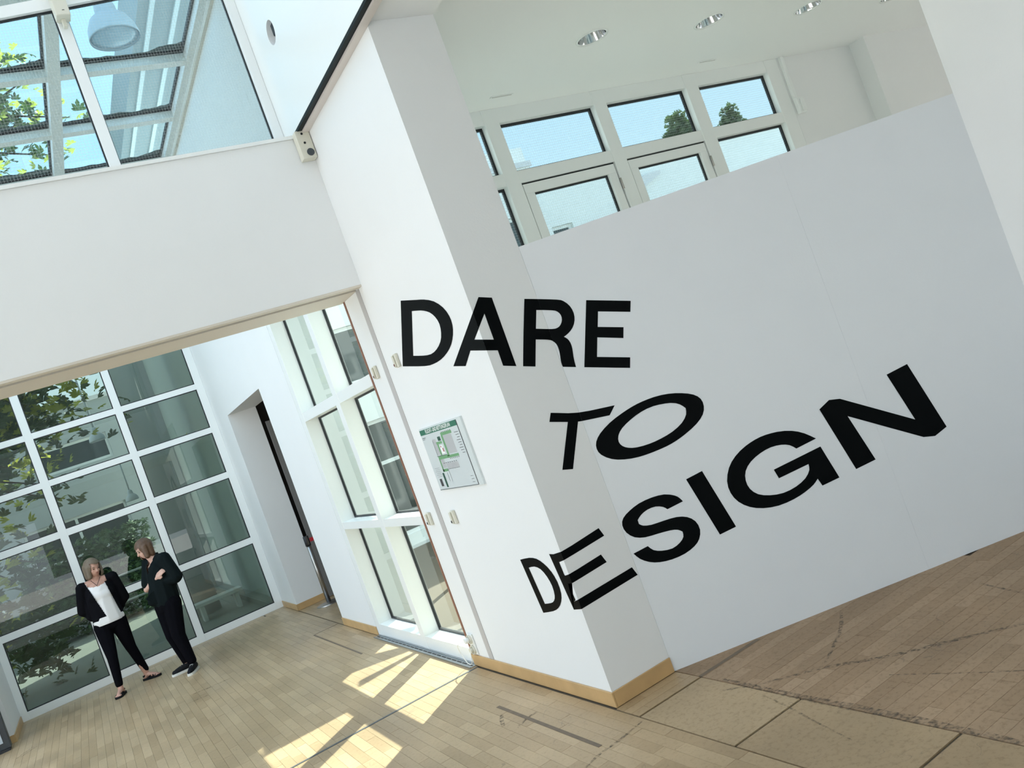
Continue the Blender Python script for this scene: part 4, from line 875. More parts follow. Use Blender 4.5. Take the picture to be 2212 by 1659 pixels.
# buildings: facade with real windows
def facade(name, label, x0, x1, y, h, holes, m, depth=0.3, cap=0.10):
    root = tag(empty(name, ((x0 + x1) / 2, y, 0)), label, 'building')
    xs_ = sorted({x0, x1} | {q for hl in holes for q in hl[:2]}); zs_ = sorted({-.05, h} | {q for hl in holes for q in hl[2:4]})
    bm = bmesh.new()
    for i in range(len(xs_) - 1):
        for j in range(len(zs_) - 1):
            cx_, cz_ = (xs_[i] + xs_[i + 1]) / 2, (zs_[j] + zs_[j + 1]) / 2
            if any(a < cx_ < b and c < cz_ < d for a, b, c, d in holes): continue
            addbox(bm, (xs_[i], y, zs_[j]), (xs_[i + 1], y + depth, zs_[j + 1]))
    ch(from_bm('wall', bm, m), root)
    ch(box('coping', (x0 - .03, y - .05, h), (x1 + .03, y + depth + .05, h + cap), COLM), root)
    for a, b, c, d in holes:
        g = bmesh.new(); w = 0.06
        n = max(1, round((b - a) / 1.1))
        addbox(g, (a, y + .08, c), (b, y + .14, c + w)); addbox(g, (a, y + .08, d - w), (b, y + .14, d))
        for k in range(n + 1):
            xx = a + (b - a - w) * k / n
            addbox(g, (xx, y + .081, c + w), (xx + w, y + .139, d - w))
        if d - c > 1.6: addbox(g, (a + w, y + .082, c + (d - c) * .62), (b - w, y + .138, c + (d - c) * .62 + w))
        f = ch(from_bm('window', g, FRAME), root)
        p = box('pane', (a, y + .11, c), (b, y + .116, d), DGLASS); p.parent = f
    return root
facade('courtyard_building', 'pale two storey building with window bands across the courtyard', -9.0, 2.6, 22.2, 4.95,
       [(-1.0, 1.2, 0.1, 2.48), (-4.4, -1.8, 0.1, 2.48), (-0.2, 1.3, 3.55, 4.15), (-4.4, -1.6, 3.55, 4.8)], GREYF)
facade('terrace_building', 'white flat roofed building with dark windows across the terrace', 2.75, 9.15, 13.3, 5.62,
       [(4.38, 5.7, 0.15, 2.10), (4.38, 5.7, 2.75, 3.7), (7.4, 8.7, 3.2, 4.75)], FACADE)
facade('terrace_wing', 'long low white wing with coping behind the terrace', 9.25, 24.0, 13.6, 5.35,
       [(9.35, 9.85, 3.2, 4.45)], FACADE)
tag(box('roof_box', (8.2, 13.65, 5.74), (9.35, 15.2, 6.12), FACADE), 'white roof upstand at the left on the building across the terrace', 'upstand')
o = tag(prism('slot_shade', [(11.0, 4.42), (12.35, 4.95), (12.35, 5.02), (11.9, 4.99), (11.05, 4.55)], 1, 13.52, 13.598, COLM), 'sloping grey flashing strip on the white wing wall', 'shading')  # grey strip stands in for the shade of a slanting slot
# courtyard railing
rl = tag(empty('railing', (1.3, 17, 0)), 'white tubular railing in front of the courtyard building', 'railing')
for z_ in (1.08, 0.86, 0.62): ch(tube('rail', [(0.0, 17, z_), (0.8, 17, z_), (1.52, 17, z_), (1.62, 17, z_ - .03), (1.64, 17, z_ - .12)], 0.018, FRAME), rl)
for x_ in (0.02, 0.8, 1.63): ch(cyl('post', (x_, 17, -0.03), (x_, 17, 1.0), 0.02, FRAME), rl)
# low white bench slab and planter seen through the last bay
bn = tag(empty('stone_bench', (1.72, 14.6, 0)), 'low white slab bench on the courtyard floor', 'bench')
ch(box('seat', (1.2, 14.9, 0.22), (2.0, 15.25, 0.28), FRAME, None, 0.01), bn)
for x_ in (1.3, 1.86): ch(box('leg', (x_, 14.93, -0.03), (x_ + .06, 15.22, 0.219), FRAME), bn)

# lamps
def bell(x, y, z, d, top, lab):
    s = d / 0.5
    t_ = tag(empty('bell_lamp', (x, y, z)), lab, 'lamp', 'bell shaped outdoor pendant lamps')
    ch(lathe('shade', [(0.235 * s, 0.05 * s), (0.25 * s, 0.0), (0.252 * s, 0.03 * s), (0.235 * s, 0.12 * s), (0.19 * s, 0.21 * s), (0.135 * s, 0.255 * s), (0.11 * s, 0.27 * s), (0.105 * s, 0.34 * s), (0.09 * s, 0.42 * s), (0.05 * s, 0.46 * s), (0.0, 0.47 * s)], (x, y, z), LAMPW), t_)
    ch(lathe('lens', [(0.0, -0.01 * s), (0.15 * s, 0.0), (0.236 * s, 0.02 * s), (0.236 * s, 0.05 * s)], (x, y, z), mat('lens_glass', (0.5, 0.56, 0.6), 0.2)), t_)
    ch(cyl('stem', (x, y, z + 0.46 * s), (x, y, top), 0.03 * s, LAMPW), t_)
    return t_
b1 = bell(1.99, 9.5, 6.90, 0.53, 8.3, 'large grey bell lamp hanging above the glass corridor roof')
ch(cyl('arm', (2.0, 9.5, 8.3), (2.7, 9.5, 8.3), 0.025, LAMPW), b1)
b2 = bell(0.90, 18.4, 3.62, 0.30, 5.0, 'small white bell lamp hanging outside in the second glazed row')
ch(cyl('arm', (0.90, 18.4, 5.0), (1.66, 18.89, 5.0), 0.02, LAMPW), b2)
b3 = bell(1.12, 18.4, 2.30, 0.24, 3.1, 'small white bell lamp added outside for a reflected lamp')  # added lamp, stands in for a lamp's reflection in the glass
ch(cyl('arm', (1.12, 18.4, 3.1), (1.66, 18.89, 3.1), 0.02, LAMPW), b3)

# palmate-leaved tree by the glass, hedge, far trees
def leaf_mesh(name, m, size=0.16):
    bm = bmesh.new()
    for k, a in enumerate((-1.25, -0.68, 0.0, 0.68, 1.25)):
        L = size * (1.0 - 0.22 * abs(a)); w = L * 0.19
        pts = [(0, 0, 0), (w * .8, L * .45, -.01), (w, L * .7, -.015), (0, L, -.04), (-w, L * .7, -.015), (-w * .8, L * .45, -.01)]
        ca, sa = math.cos(a), math.sin(a)
        bm.faces.new([bm.verts.new((x * ca + y * sa, -x * sa + y * ca, z)) for x, y, z in pts])
    me = bpy.data.meshes.new(name); bm.to_mesh(me); bm.free(); me.materials.append(m)
    return me
rt = random.Random(11)
tree = tag(empty('chestnut_tree', (-1.9, 16.2, 0)), 'large broad leaved chestnut tree close outside the glass wall', 'tree')
tl = Vector(tree.location)
def tch(o): o.parent = tree; o.matrix_parent_inverse = Matrix.Translation(-tl); return o
bm = bmesh.new()
def limb(p0, p1, r0, r1): addcyl(bm, p0, p1, r0, r1, 9)
limb((-1.9, 16.2, -.05), (-1.8, 16.1, 2.6), .17, .13); limb((-1.8, 16.1, 2.6), (-1.2, 15.8, 5.2), .13, .09); limb((-1.2, 15.8, 5.2), (0.2, 15.6, 8.8), .09, .03)
tips = []
for k in range(70):
    t_ = rt.random()
    z0 = rt.choice([1.0, 1.8, 2.4, 3.0, 3.6, 4.0, 4.4, 5.0, 6.5, 7.6, 8.6, 9.2]) + rt.uniform(-.3, .3)
    bx_ = -1.9 + max(0, (z0 - 2.6)) * .33
    b0 = Vector((bx_, 16.1, z0)); tgt = Vector((bx_ + rt.uniform(-.4, 1.7) * (1 if z0 > 2.6 else .75), rt.uniform(14.2, 16.2), z0 + rt.uniform(-.9, .6)))
    limb(b0, tgt, .028, .008); tips.append((b0, tgt))
tch(from_bm('trunk', bm, BARK))
ld, ly = leaf_mesh('leaf', LEAFD), leaf_mesh('leaf', LEAFY, 0.15)
def leafpos():
    b0, tg = rt.choice(tips)
    p = b0.lerp(tg, rt.uniform(.25, 1.15)) + Vector((rt.gauss(0, .17), rt.gauss(0, .22), rt.gauss(0, .17)))
    return p
def leafrot():
    return Matrix.Rotation(rt.uniform(0, 6.28), 4, 'Z') @ Matrix.Rotation(rt.uniform(.2, 1.5), 4, 'X') @ Matrix.Rotation(rt.uniform(-.5, .5), 4, 'Y')
for k in range(290):
    p = leafpos()
    if p.z < 0.25: p.z = .3
    me = ly if (p.z > 2.5 and rt.random() < .42) else ld
    o = bpy.data.objects.new('leaf', me); COL.objects.link(o)
    o.matrix_local = Matrix.Translation(p - tl) @ leafrot() @ Matrix.Scale(rt.uniform(.8, 1.25), 4)
    o.parent = tree
def leafmass(name, src, m, n, posf, sc=(.8, 1.2), parent=None, kind='stuff'):
    vs = []; fs = []
    base = [v.co.copy() for v in src.vertices]; fc = [tuple(p.vertices) for p in src.polygons]
    for k in range(n):
        T = Matrix.Translation(posf()) @ leafrot() @ Matrix.Scale(rt.uniform(*sc), 4)
        i0 = len(vs); vs += [T @ b for b in base]; fs += [tuple(i + i0 for i in f) for f in fc]
    me = bpy.data.meshes.new(name); me.from_pydata(vs, [], fs); me.materials.append(m)
    o = bpy.data.objects.new(name, me); COL.objects.link(o); o['kind'] = kind
    return o
tch(leafmass('far_leaves', ld, LEAFD, 1700, leafpos)); tch(leafmass('far_leaves', ly, LEAFY, 1000, lambda: leafpos() + Vector((0, .3, .5))))
cl_ = lambda: Vector((rt.gauss(-.45, .62), rt.gauss(15.2, .5), rt.gauss(4.15, .42)))
tch(leafmass('far_leaves', ld, LEAFD, 420, cl_)); tch(leafmass('far_leaves', ly, LEAFY, 420, cl_))
tch(leafmass('far_leaves', ld, LEAFD, 130, lambda: Vector((rt.gauss(-.95, .22), rt.gauss(14.3, .25), abs(rt.gauss(.75, .35))))))
hg = leafmass('hedge', leaf_mesh('hl', HEDGE, .09), HEDGE, 2600, lambda: Vector((rt.uniform(-1.3, 1.35), rt.uniform(20.6, 21.6), rt.uniform(0, 1.9))), (.8, 1.6), kind='thing')
tag(hg, 'dense green hedge in front of the building across the courtyard', 'hedge')
def ftree(x, y, z, r, lab, n, pale=False):
    root = tag(empty('distant_tree', (x, y, 0)), lab, 'tree')
    def ps():
        while True:
            v = Vector((rt.uniform(-1, 1), rt.uniform(-1, 1), rt.uniform(-1, 1)))
            if v.length < 1: break
        c = rt.choice([(0, 0, 0), (-.5, 0, -.25), (.45, 0, -.35), (.1, 0, .45)])
        return Vector((x, y, z)) + (v * .55 + Vector(c)) * r
    o = leafmass('crown', leaf_mesh('fl', LEAFD, .30 * r / 1.6), LEAFD, n, ps)
    ch(o, root)
    ch(cyl('trunk', (x, y, -.05), (x, y, z), r * .07, BARK, None, r * .03, 8), root)
ftree(25.45, 26, 9.1, 1.0, 'round green treetop behind the low wing in the middle pane', 750)
ftree(29.0, 26.5, 9.35, 0.75, 'smaller treetop behind the low wing in the right pane', 700)
# added frame outside the side window, shaped to throw the wedge shadows inside
cf = tag(empty('shadow_frame', (3.6, 9.0, 0)), 'added white slanting frame outside the side window, shaped for its shadows', 'frame')
def bar(y0, z0, w0, y1, z1, w1, nm='shadow_bar'):
    n_ = Vector((-(z1 - z0), (y1 - y0))).normalized()
    o = prism(nm, [(y0 + n_.x * w0, z0 + n_.y * w0), (y0 - n_.x * w0, z0 - n_.y * w0), (y1 - n_.x * w1, z1 - n_.y * w1), (y1 + n_.x * w1, z1 + n_.y * w1)], 0, 3.6, 3.65, FRAME)
    return ch(o, cf)
bar(8.62, 1.92, .06, 9.30, 2.45, .15); bar(8.40, 1.90, .03, 8.84, 2.66, .07); bar(8.0, 1.25, .03, 8.46, 1.98, .04)
ch(prism('shadow_board', [(8.50, 2.99), (9.05, 3.84), (10.05, 3.63), (9.12, 2.86)], 0, 3.6, 3.65, FRAME), cf)
ch(box('post', (3.6, 9.25, -0.03), (3.66, 9.31, 3.0), FRAME), cf)

# ------------------------------------------------------------------ people
SKIN = mat('skin', (0.55, 0.31, 0.235), 0.5); SKIN2 = mat('skin_light', (0.60, 0.37, 0.29), 0.5)
HAIRG = mat('grey_blonde_hair', (0.150, 0.112, 0.074), 0.5, var=0.35, vscale=40); HAIRB = mat('brown_hair', (0.10, 0.052, 0.026), 0.42, var=0.5, vscale=45)
KNIT = mat('black_knit', (0.006, 0.006, 0.008), 0.9, spec=0.05); TROU = mat('black_trousers', (0.004, 0.004, 0.006), 0.9, spec=0.05)
TOPW = mat('white_cotton', (0.78, 0.77, 0.77), 0.8, bump=.1, bscale=14); BLOUSE = mat('dark_green_black_cloth', (0.006, 0.010, 0.011), 0.85, spec=0.08)
SHOE = mat('black_shoe', (0.010, 0.011, 0.013), 0.7, spec=0.15); SOLE = mat('white_sole', (0.70, 0.70, 0.66), 0.6); EYE = mat('eye', (0.03, 0.025, 0.02), 0.2); LIP = mat('lips', (0.36, 0.12, 0.11), 0.5)
TAN = mat('tan_footbed', (0.25, 0.14, 0.09), 0.7)

def ico(bm, c, r, sub=2, rot=None):
    mt = Matrix.Translation(Vector(c))
    if rot is not None: mt = mt @ rot
    if not hasattr(r, '__len__'): r = (r, r, r)
    mt = mt @ Matrix.Diagonal((*r, 1))
    return bmesh.ops.create_icosphere(bm, subdivisions=sub, radius=1.0, matrix=mt)['verts']
def cap(bm, p0, r0, p1, r1, sq=None):
    """tapered limb: convex hull of two balls; sq = (sx, sy) flattening"""
    b2 = bmesh.new()
    f = (lambda r: (r * sq[0], r * sq[1], r)) if sq else (lambda r: r)
    ico(b2, p0, f(r0)); ico(b2, p1, f(r1))
    h = bmesh.ops.convex_hull(b2, input=b2.verts[:])
    bmesh.ops.delete(b2, geom=[g for g in h['geom_interior'] if isinstance(g, bmesh.types.BMVert)], context='VERTS')
    me = bpy.data.meshes.new('t'); b2.to_mesh(me); b2.free(); bm.from_mesh(me); bpy.data.meshes.remove(me)
def blob(name, items, m, parent, voxel=0.011, smooth=3, cut=None, thick=0.0):
    bm = bmesh.new()
    for it in items:
        if it[0] == 'c': cap(bm, *it[1:])
        else: ico(bm, *it[1:])
    me = bpy.data.meshes.new(name); bm.to_mesh(me); bm.free()
    o = bpy.data.objects.new(name, me); COL.objects.link(o)
    md = o.modifiers.new('r', 'REMESH'); md.mode = 'VOXEL'; md.voxel_size = voxel
    sm = o.modifiers.new('s', 'SMOOTH'); sm.iterations = smooth; sm.factor = .6
    bpy.context.view_layer.update()
    m2 = bpy.data.meshes.new_from_object(o.evaluated_get(bpy.context.evaluated_depsgraph_get()))
    bpy.data.objects.remove(o, do_unlink=True)
    if cut:
        b = bmesh.new(); b.from_mesh(m2)
        for kind, arg in cut:
            if kind == 'plane':
                bmesh.ops.bisect_plane(b, geom=b.verts[:] + b.edges[:] + b.faces[:], plane_co=arg[0], plane_no=arg[1], clear_outer=True)
            else:
                dv = [f for f in b.faces if arg(f.calc_center_median())]
                bmesh.ops.delete(b, geom=dv, context='FACES')
        if thick:
            g = bmesh.ops.solidify(b, geom=b.faces[:], thickness=thick)
        b.to_mesh(m2); b.free()
    m2.materials.clear(); m2.materials.append(m)
    for p in m2.polygons: p.use_smooth = True
    o = bpy.data.objects.new(name, m2); COL.objects.link(o); o.parent = parent
    return o

def face_bits(hc, fd, s, par, lipm=LIP):
    """eyes and mouth on a head at hc that looks along fd"""
    hc = Vector(hc); fd = Vector(fd).normalized(); up = (Vector((0, 0, 1)) - fd * fd.z).normalized(); sd = fd.cross(up)
    for k in (-1, 1):
        p = hc + fd * .073 * s + sd * k * .031 * s + up * .004
        bm = bmesh.new(); ico(bm, p, (.010, .010, .006)); from_bm('eye', bm, EYE, par, True)
        bm = bmesh.new(); ico(bm, p + up * .020 + fd * .002, (.016, .010, .0035)); from_bm('eyebrow', bm, HAIRG, par, True)
    bm = bmesh.new(); ico(bm, hc + fd * .076 * s - up * .052, (.015, .009, .005)); from_bm('mouth', bm, lipm, par, True)
def head_items(hc, fd, s=1.0):
    hc = Vector(hc); fd = Vector(fd).normalized(); up = (Vector((0, 0, 1)) - fd * fd.z).normalized(); sd = fd.cross(up)
    R = Matrix((sd, fd, up)).transposed().to_4x4()
    it = [('e', hc - fd * .008 + up * .022, (.072 * s, .090 * s, .090 * s), 3, R), ('e', hc + fd * .018 - up * .035, (.056 * s, .062 * s, .070 * s), 3, R),
          ('e', hc + fd * .046 - up * .074, (.024 * s, .022 * s, .018 * s), 2, R),
          ('c', hc + fd * .078 + up * .004, .0085, hc + fd * .094 - up * .026, .0125),
          ('e', hc + sd * .073 - up * .01, (.010, .018, .026), 2, R), ('e', hc - sd * .073 - up * .01, (.010, .018, .026), 2, R),
          ('e', hc + sd * .036 + fd * .052 - up * .026, (.020, .016, .018), 2, R), ('e', hc - sd * .036 + fd * .052 - up * .026, (.020, .016, .018), 2, R)]
    return it
def hand_items(w, d, n, side, s=1.0, curl=.5):
    """palm from the wrist w along d, back of hand n; five fingers and a side thumb"""
    w = Vector(w); d = Vector(d).normalized(); n = (Vector(n) - d * d.dot(n)).normalized(); t = d.cross(n) * side
    it = [('c', w, .021 * s, w + d * .035 * s, .024 * s), ('c', w + d * .03 * s - t * .018 * s, .015 * s, w + d * .075 * s - t * .024 * s, .013 * s), ('c', w + d * .03 * s + t * .018 * s, .015 * s, w + d * .078 * s + t * .022 * s, .013 * s)]
    for k, L in enumerate((.060, .072, .076, .068)):
        b = w + d * .085 * s + t * (-.027 + .018 * k) * s
        m_ = b + (d * .6 - n * curl * .5).normalized() * L * .55 * s; e_ = m_ + (d * .4 - n * curl).normalized() * L * .45 * s
        it += [('c', b - d * .015, .0085 * s, m_, .0078 * s), ('c', m_, .0078 * s, e_, .0066 * s)]
    b = w + d * .025 * s + t * .022 * s; m_ = b + (t * .8 + d * .7).normalized() * .035 * s
    it += [('c', b, .012 * s, m_, .0095 * s), ('c', m_, .0095 * s, m_ + (d * .9 - n * .3).normalized() * .028 * s, .008 * s)]
    return it
def V3(*a): return Vector(a)

# --- woman in white top and black cardigan, hands behind her back
p1 = tag(empty('person', (0.02, 11.68, 0)), 'woman in white top and open black cardigan, black trousers and sandals, hands behind her back', 'person')
hc = V3(.02, -.035, 1.525); fd = V3(.42, -.80, -.22)
aL, aR = V3(-.135, -.13, .085), V3(.180, .13, .085)
kL, kR = V3(-.105, -.10, .47), V3(.115, .06, .47)
hL, hR = V3(-.085, .0, .84), V3(.075, .0, .84)
eL, eR = V3(-.235, .06, 1.08), V3(.235, .06, 1.06)
wL, wR = V3(-.06, .16, .92), V3(.09, .17, .92)
sL, sR = V3(-.165, .0, 1.345), V3(.185, .01, 1.345)
dL, dR = V3(-.35, -.93, 0).normalized(), V3(.72, -.55, 0).normalized()
body = head_items(hc, fd) + [('c', V3(.01, .0, 1.36), .056, V3(.015, -.02, 1.45), .050), ('c', V3(.0, .0, .90), .125, V3(.0, .0, 1.08), .12, (1.15, .85)), ('c', V3(0, 0, 1.08), .12, V3(.01, .0, 1.27), .118, (1.2, .85)),
    ('c', sL, .05, V3(.01, 0, 1.36), .055), ('c', sR, .05, V3(.01, 0, 1.36), .055), ('c', sL, .046, eL, .038), ('c', sR, .046, eR, .038), ('c', eL, .036, wL, .024), ('c', eR, .036, wR, .024),
    ('c', hL, .098, kL, .058), ('c', hR, .098, kR, .058), ('c', kL, .055, aL, .034), ('c', kR, .055, aR, .034)]
for a, d in ((aL, dL), (aR, dR)):
    body += [('c', a - V3(0, 0, .01), .034, a - V3(0, 0, .045) - d * .03, .030), ('c', a - V3(0, 0, .02) + d * .01, .030, a + d * .12 - V3(0, 0, .052), .024)]
    sdv = V3(d.y, -d.x, 0)
    for k in range(5): body.append(('c', a + d * .115 + sdv * (-.030 + .015 * k) - V3(0, 0, .056), .010, a + d * (.160 - .007 * abs(k - 1)) + sdv * (-.034 + .017 * k) - V3(0, 0, .058), .0085))
body += hand_items(wL, V3(.8, .15, -.25), V3(0, 1, 0), 1) + hand_items(wR, V3(-.8, .2, -.25), V3(0, 1, 0), -1)
blob('body', body, SKIN, p1, 0.0075, 2)
face_bits(hc, fd, 1.0, p1)
upv = (V3(0, 0, 1) - fd.normalized() * fd.normalized().z).normalized(); fdn = fd.normalized(); sdn = fdn.cross(upv)
Rh = Matrix((sdn, fdn, upv)).transposed().to_4x4()
def hair(hc, m, par, length, fr, name='hair', wide=1.0, part=.035):
    it = [('e', hc - fdn * .018 + upv * .030, (.092 * wide, .106, .100), 3, Rh)]
    for k in (-1, 1):
        it += [('c', hc + sdn * k * .062 * wide - fdn * .0 + upv * .03, .042, hc + sdn * k * .074 * wide + fdn * .012 - V3(0, 0, length), .032)]
        it += [('c', hc + sdn * k * .05 - fdn * .05 + upv * .02, .05, hc + sdn * k * .055 - fdn * .055 - V3(0, 0, length + .01), .04)]
    it += [('c', hc - fdn * .06 + upv * .02, .06, hc - fdn * .065 - V3(0, 0, length + .01), .045)]
    def openface(c):
        q = c - hc
        return q.dot(fdn) > .030 and abs(q.dot(sdn)) < .058 and q.dot(upv) < fr + .35 * abs(q.dot(sdn) + .02)
    return blob(name, it, m, par, 0.008, 2, [('f', openface)], 0)
hair(hc, HAIRG, p1, .085, .052)
trs = [('c', V3(0, 0, .89), .136, V3(0, 0, .86), .14, (1.16, .9)), ('c', hL + V3(-.005, 0, -.01), .108, kL, .066), ('c', hR + V3(.005, 0, -.01), .108, kR, .066),
       ('c', kL, .064, aL + V3(0, 0, .05), .046), ('c', kR, .064, aR + V3(0, 0, .05), .046), ('e', V3(0, .05, .82), (.15, .09, .10), 2)]
blob('trousers', trs, TROU, p1, 0.009, 3, [('plane', ((0, 0, .105), (0, 0, -1))), ('plane', ((0, 0, .95), (0, 0, 1)))])
top = [('c', V3(0, -.004, .87), .156, V3(0, -.01, 1.08), .138, (1.17, .92)), ('c', V3(0, -.01, 1.08), .138, V3(.01, -.01, 1.26), .130, (1.2, .92)), ('e', V3(.005, -.078, 1.19), (.135, .058, .095), 3),
       ('c', sL + V3(.03, 0, 0), .052, V3(.01, 0, 1.35), .06), ('c', sR - V3(.03, 0, 0), .052, V3(.01, 0, 1.35), .06)]
blob('white_top', top, TOPW, p1, 0.009, 3, [('plane', ((0, 0, .845), (0, .0, -1))), ('f', lambda c: (c.z > 1.305 + 2.2 * (c.x - .015) ** 2 and c.y < .03 and abs(c.x - .015) < .12) or (c.z > 1.37 and abs(c.x - .01) < .075))])
car = [('c', V3(0, .0, .91), .152, V3(0, -.005, 1.08), .146, (1.2, .95)), ('c', V3(0, -.005, 1.08), .146, V3(.01, -.005, 1.26), .138, (1.22, .95)), ('e', V3(.005, -.085, 1.19), (.145, .062, .10), 3),
       ('c', sL, .064, V3(-.03, 0, 1.34), .06), ('c', sR, .064, V3(.05, 0, 1.34), .06), ('c', sL, .068, eL, .062), ('c', sR, .068, eR, .062), ('c', eL, .062, wL, .048), ('c', eR, .062, wR, .048), ('c', V3(-.13, .05, 1.2), .09, V3(-.14, .07, 1.0), .09), ('c', V3(.13, .05, 1.2), .09, V3(.14, .07, 1.0), .09)]
def cgap(c):
    t_ = (1.34 - c.z) / .42
    return c.y < .03 and -.105 + .095 * t_ < c.x < .088 + .055 * t_
blob('cardigan', car, KNIT, p1, 0.007, 4, [('plane', ((0, 0, .885), (-.12, 0, -1))), ('f', cgap), ('f', lambda c: c.z > 1.33 and abs(c.x - .012) < .105)])
blob('necklace', [('c', V3(-.045, -.075, 1.395), .003, V3(.0, -.118, 1.315), .003), ('c', V3(.0, -.118, 1.315), .003, V3(.06, -.075, 1.395), .003)], SHOE, p1, 0.002, 0)
for a, d, nm in ((aL, dL, 'sandal'), (aR, dR, 'sandal')):
    sdv = V3(d.y, -d.x, 0); z = lambda h: V3(0, 0, h - a.z)
    bm = bmesh.new()
    out = []
    for (u_, w_) in ((-.065, .022), (-.05, .034), (0, .036), (.07, .044), (.13, .046), (.165, .034), (.178, .012)): out.append((u_, w_))
    pts = [a + d * u_ + sdv * w_ for u_, w_ in out] + [a + d * u_ - sdv * w_ for u_, w_ in reversed(out)]
    lo = [bm.verts.new(Vector((q.x, q.y, 0.0))) for q in pts]; hi = [bm.verts.new(Vector((q.x, q.y, 0.024))) for q in pts]
    bm.faces.new(lo); bm.faces.new(hi[::-1])
    for i in range(len(lo)): bm.faces.new((lo[i], lo[(i + 1) % len(lo)], hi[(i + 1) % len(lo)], hi[i]))
    sd_ = from_bm(nm, bm, SHOE, p1)
    for st_ in ([a + d * .10 + sdv * .044 + z(.025), a + d * .085 + z(.070), a + d * .035 - sdv * .04 + z(.03)], [a + d * .10 - sdv * .044 + z(.025), a + d * .085 + z(.070), a + d * .035 + sdv * .04 + z(.03)],
                [a + d * .125 + sdv * .042 + z(.025), a + d * .12 + z(.056), a + d * .125 - sdv * .042 + z(.025)], [a - d * .03 + sdv * .036 + z(.05), a + d * .042 + z(.11), a - d * .03 - sdv * .036 + z(.05), a - d * .065 + z(.06), a - d * .03 + sdv * .036 + z(.05)]):
        tube('strap', st_, .0075, SHOE, sd_, 6)

# --- woman in black, arms crossed, seen in profile
p2 = tag(empty('person', (0.60, 11.08, 0)), 'woman with brown bob in loose black clothes and sneakers, arms crossed', 'person')
hc = V3(.005, .02, 1.535); fd = V3(-.93, -.25, -.30)
F = V3(-.85, -.52, 0).normalized(); Ls = V3(.52, -.85, 0).normalized()     # facing, and her left side (towards us)
sl_, sr_ = V3(.085, .0, 1.355) + Ls * .15, V3(.085, 0, 1.355) - Ls * .15
el_, er_ = V3(.105, .0, 1.10) + Ls * .20, V3(-.055, 0, 1.075) - Ls * .10
wl_, wr_ = V3(-.055, .0, 1.12) - Ls * .0, V3(-.055, .0, 1.165) + Ls * .135
hl_, hr_ = V3(.045, 0, .83) + Ls * .08, V3(.045, 0, .83) - Ls * .08
al_, ar_ = V3(.070, -.13, .085), V3(.030, .10, .085)
kl_, kr_ = V3(.035, -.09, .46), V3(-.02, .04, .46)
body = head_items(hc, fd) + [('c', V3(.065, .0, 1.38), .055, V3(.03, .01, 1.46), .050), ('c', V3(.05, 0, .9), .125, V3(.06, 0, 1.08), .12), ('c', V3(.06, 0, 1.08), .12, V3(.075, .0, 1.26), .115),
    ('c', sl_, .05, V3(.075, 0, 1.38), .052), ('c', sr_, .05, V3(.075, 0, 1.38), .052), ('c', sl_, .046, el_, .038), ('c', sr_, .046, er_, .038), ('c', el_, .036, wl_, .024), ('c', er_, .037, wr_, .025),
    ('c', hl_, .10, kl_, .058), ('c', hr_, .10, kr_, .058), ('c', kl_, .055, al_, .035), ('c', kr_, .055, ar_, .035)]
body += hand_items(wr_, (wr_ - er_).normalized() + V3(.3, 0, .35), F, 1, .95) + hand_items(wl_, V3(-.25, .75, .45), F, -1, .9)
blob('body', body, SKIN2, p2, 0.0075, 2)
face_bits(hc, fd, 1.0, p2)
fdn = fd.normalized(); upv = (V3(0, 0, 1) - fdn * fdn.z).normalized(); sdn = fdn.cross(upv)
Rh = Matrix((sdn, fdn, upv)).transposed().to_4x4()
hair(hc, HAIRB, p2, .085, .050, wide=1.02)
bl = [('c', V3(.05, 0, .90), .155, V3(.06, 0, 1.08), .155), ('c', V3(.06, 0, 1.08), .155, V3(.08, .0, 1.25), .150), ('c', sl_, .072, V3(.085, 0, 1.365), .072), ('c', sr_, .072, V3(.085, 0, 1.365), .072), ('c', sl_, .078, el_ + V3(.01, 0, .01), .075), ('c', sr_, .078, er_.lerp(sr_, .22), .070),
      ('c', el_, .072, el_.lerp(wl_, .45), .058), ('c', V3(.0, 0, 1.0), .12, V3(-.085, -.02, .93), .07), ('c', V3(.085, .03, 1.40), .055, V3(.085, .03, 1.42), .058), ('e', V3(.15, .05, 1.15), (.10, .10, .2), 3)]
def neck(c):
    q = c - V3(.07, 0, 1.40)
    return (q.dot(F) > .005 and abs(q.dot(Ls)) < .055 + .35 * q.z and q.z > -.17 + 0 and abs(q.dot(Ls)) < .02 + .32 * (q.z + .17)) or c.z > 1.445
blob('blouse', bl, BLOUSE, p2, 0.009, 3, [('plane', ((0, 0, .80), (0.25, 0, -1))), ('f', neck)])
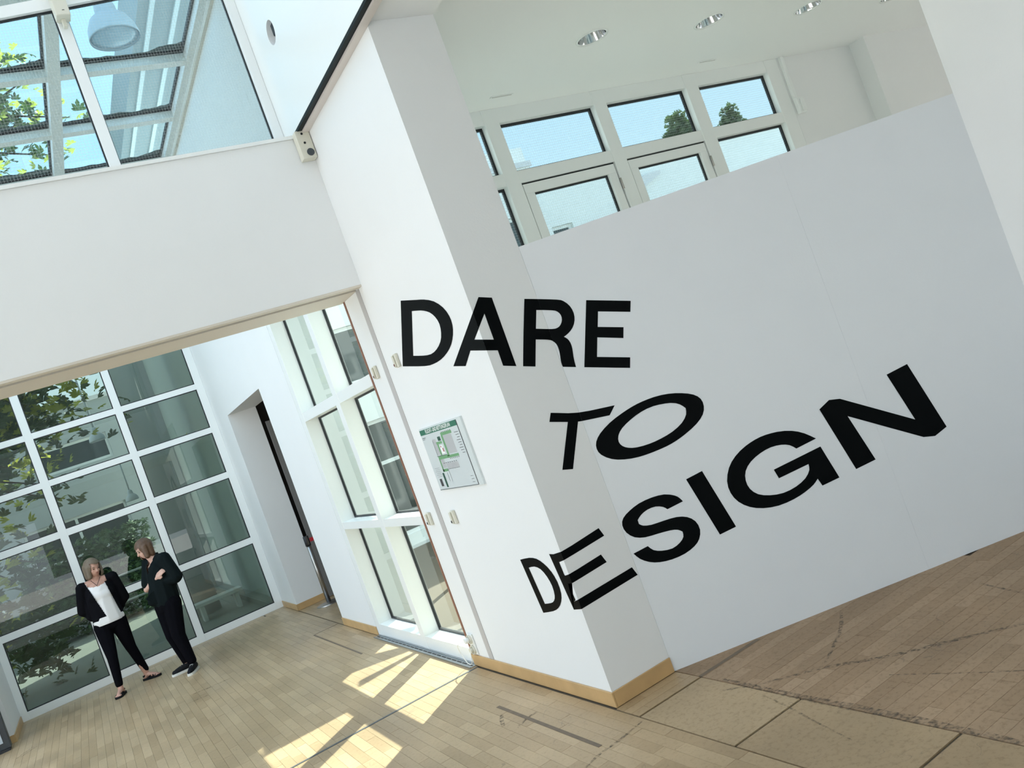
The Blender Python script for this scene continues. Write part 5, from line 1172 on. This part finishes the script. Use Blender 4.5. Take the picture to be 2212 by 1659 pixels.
prism('blouse_flap', [(-.165, .985), (-.10, 1.03), (-.02, 1.05), (.0, .88), (-.07, .89)], 1, -.10, -.085, BLOUSE, p2)
tr = [('c', V3(.045, 0, .88), .135, V3(.045, 0, .84), .14), ('c', hl_, .112, kl_, .082), ('c', hr_, .112, kr_, .082), ('c', kl_, .080, al_ + V3(0, 0, .04), .056), ('c', kr_, .080, ar_ + V3(0, 0, .04), .056), ('e', V3(.10, .03, .84), (.10, .12, .12), 2)]
blob('trousers', tr, TROU, p2, 0.009, 3, [('plane', ((0, 0, .098), (0, 0, -1)))])
for a, d in ((al_, V3(-.42, -.90, 0).normalized()), (ar_, V3(-.95, .05, 0).normalized())):
    a0 = Vector((a.x, a.y, 0))
    s_ = blob('sneaker', [('c', a0 - d * .035 + V3(0, 0, .062), .040, a0 + V3(0, 0, .075), .043), ('c', a0 + d * .02 + V3(0, 0, .06), .042, a0 + d * .13 + V3(0, 0, .042), .034), ('c', a0 + d * .11 + V3(0, 0, .04), .036, a0 + d * .165 + V3(0, 0, .036), .030)], SHOE, p2, .007, 2, [('plane', ((0, 0, .018), (0, 0, -1)))])
    sdv = V3(d.y, -d.x, 0); bm = bmesh.new()
    out = ((-.083, .015), (-.07, .034), (0, .038), (.08, .043), (.15, .043), (.188, .030), (.203, .010))
    pts = [a0 + d * u_ + sdv * w_ for u_, w_ in out] + [a0 + d * u_ - sdv * w_ for u_, w_ in reversed(out)]
    lo = [bm.verts.new(Vector((q.x, q.y, 0.0))) for q in pts]; hi = [bm.verts.new(Vector((q.x, q.y, 0.026))) for q in pts]
    bm.faces.new(lo); bm.faces.new(hi[::-1])
    for i in range(len(lo)): bm.faces.new((lo[i], lo[(i + 1) % len(lo)], hi[(i + 1) % len(lo)], hi[i]))
    from_bm('sole', bm, SOLE, s_)
    for k in range(3): tube('lace', [a0 + d * (.055 + .022 * k) + sdv * .02 + V3(0, 0, .088 - .008 * k), a0 + d * (.055 + .022 * k) + V3(0, 0, .098 - .009 * k), a0 + d * (.055 + .022 * k) - sdv * .02 + V3(0, 0, .088 - .008 * k)], .003, SOLE, s_, 6)
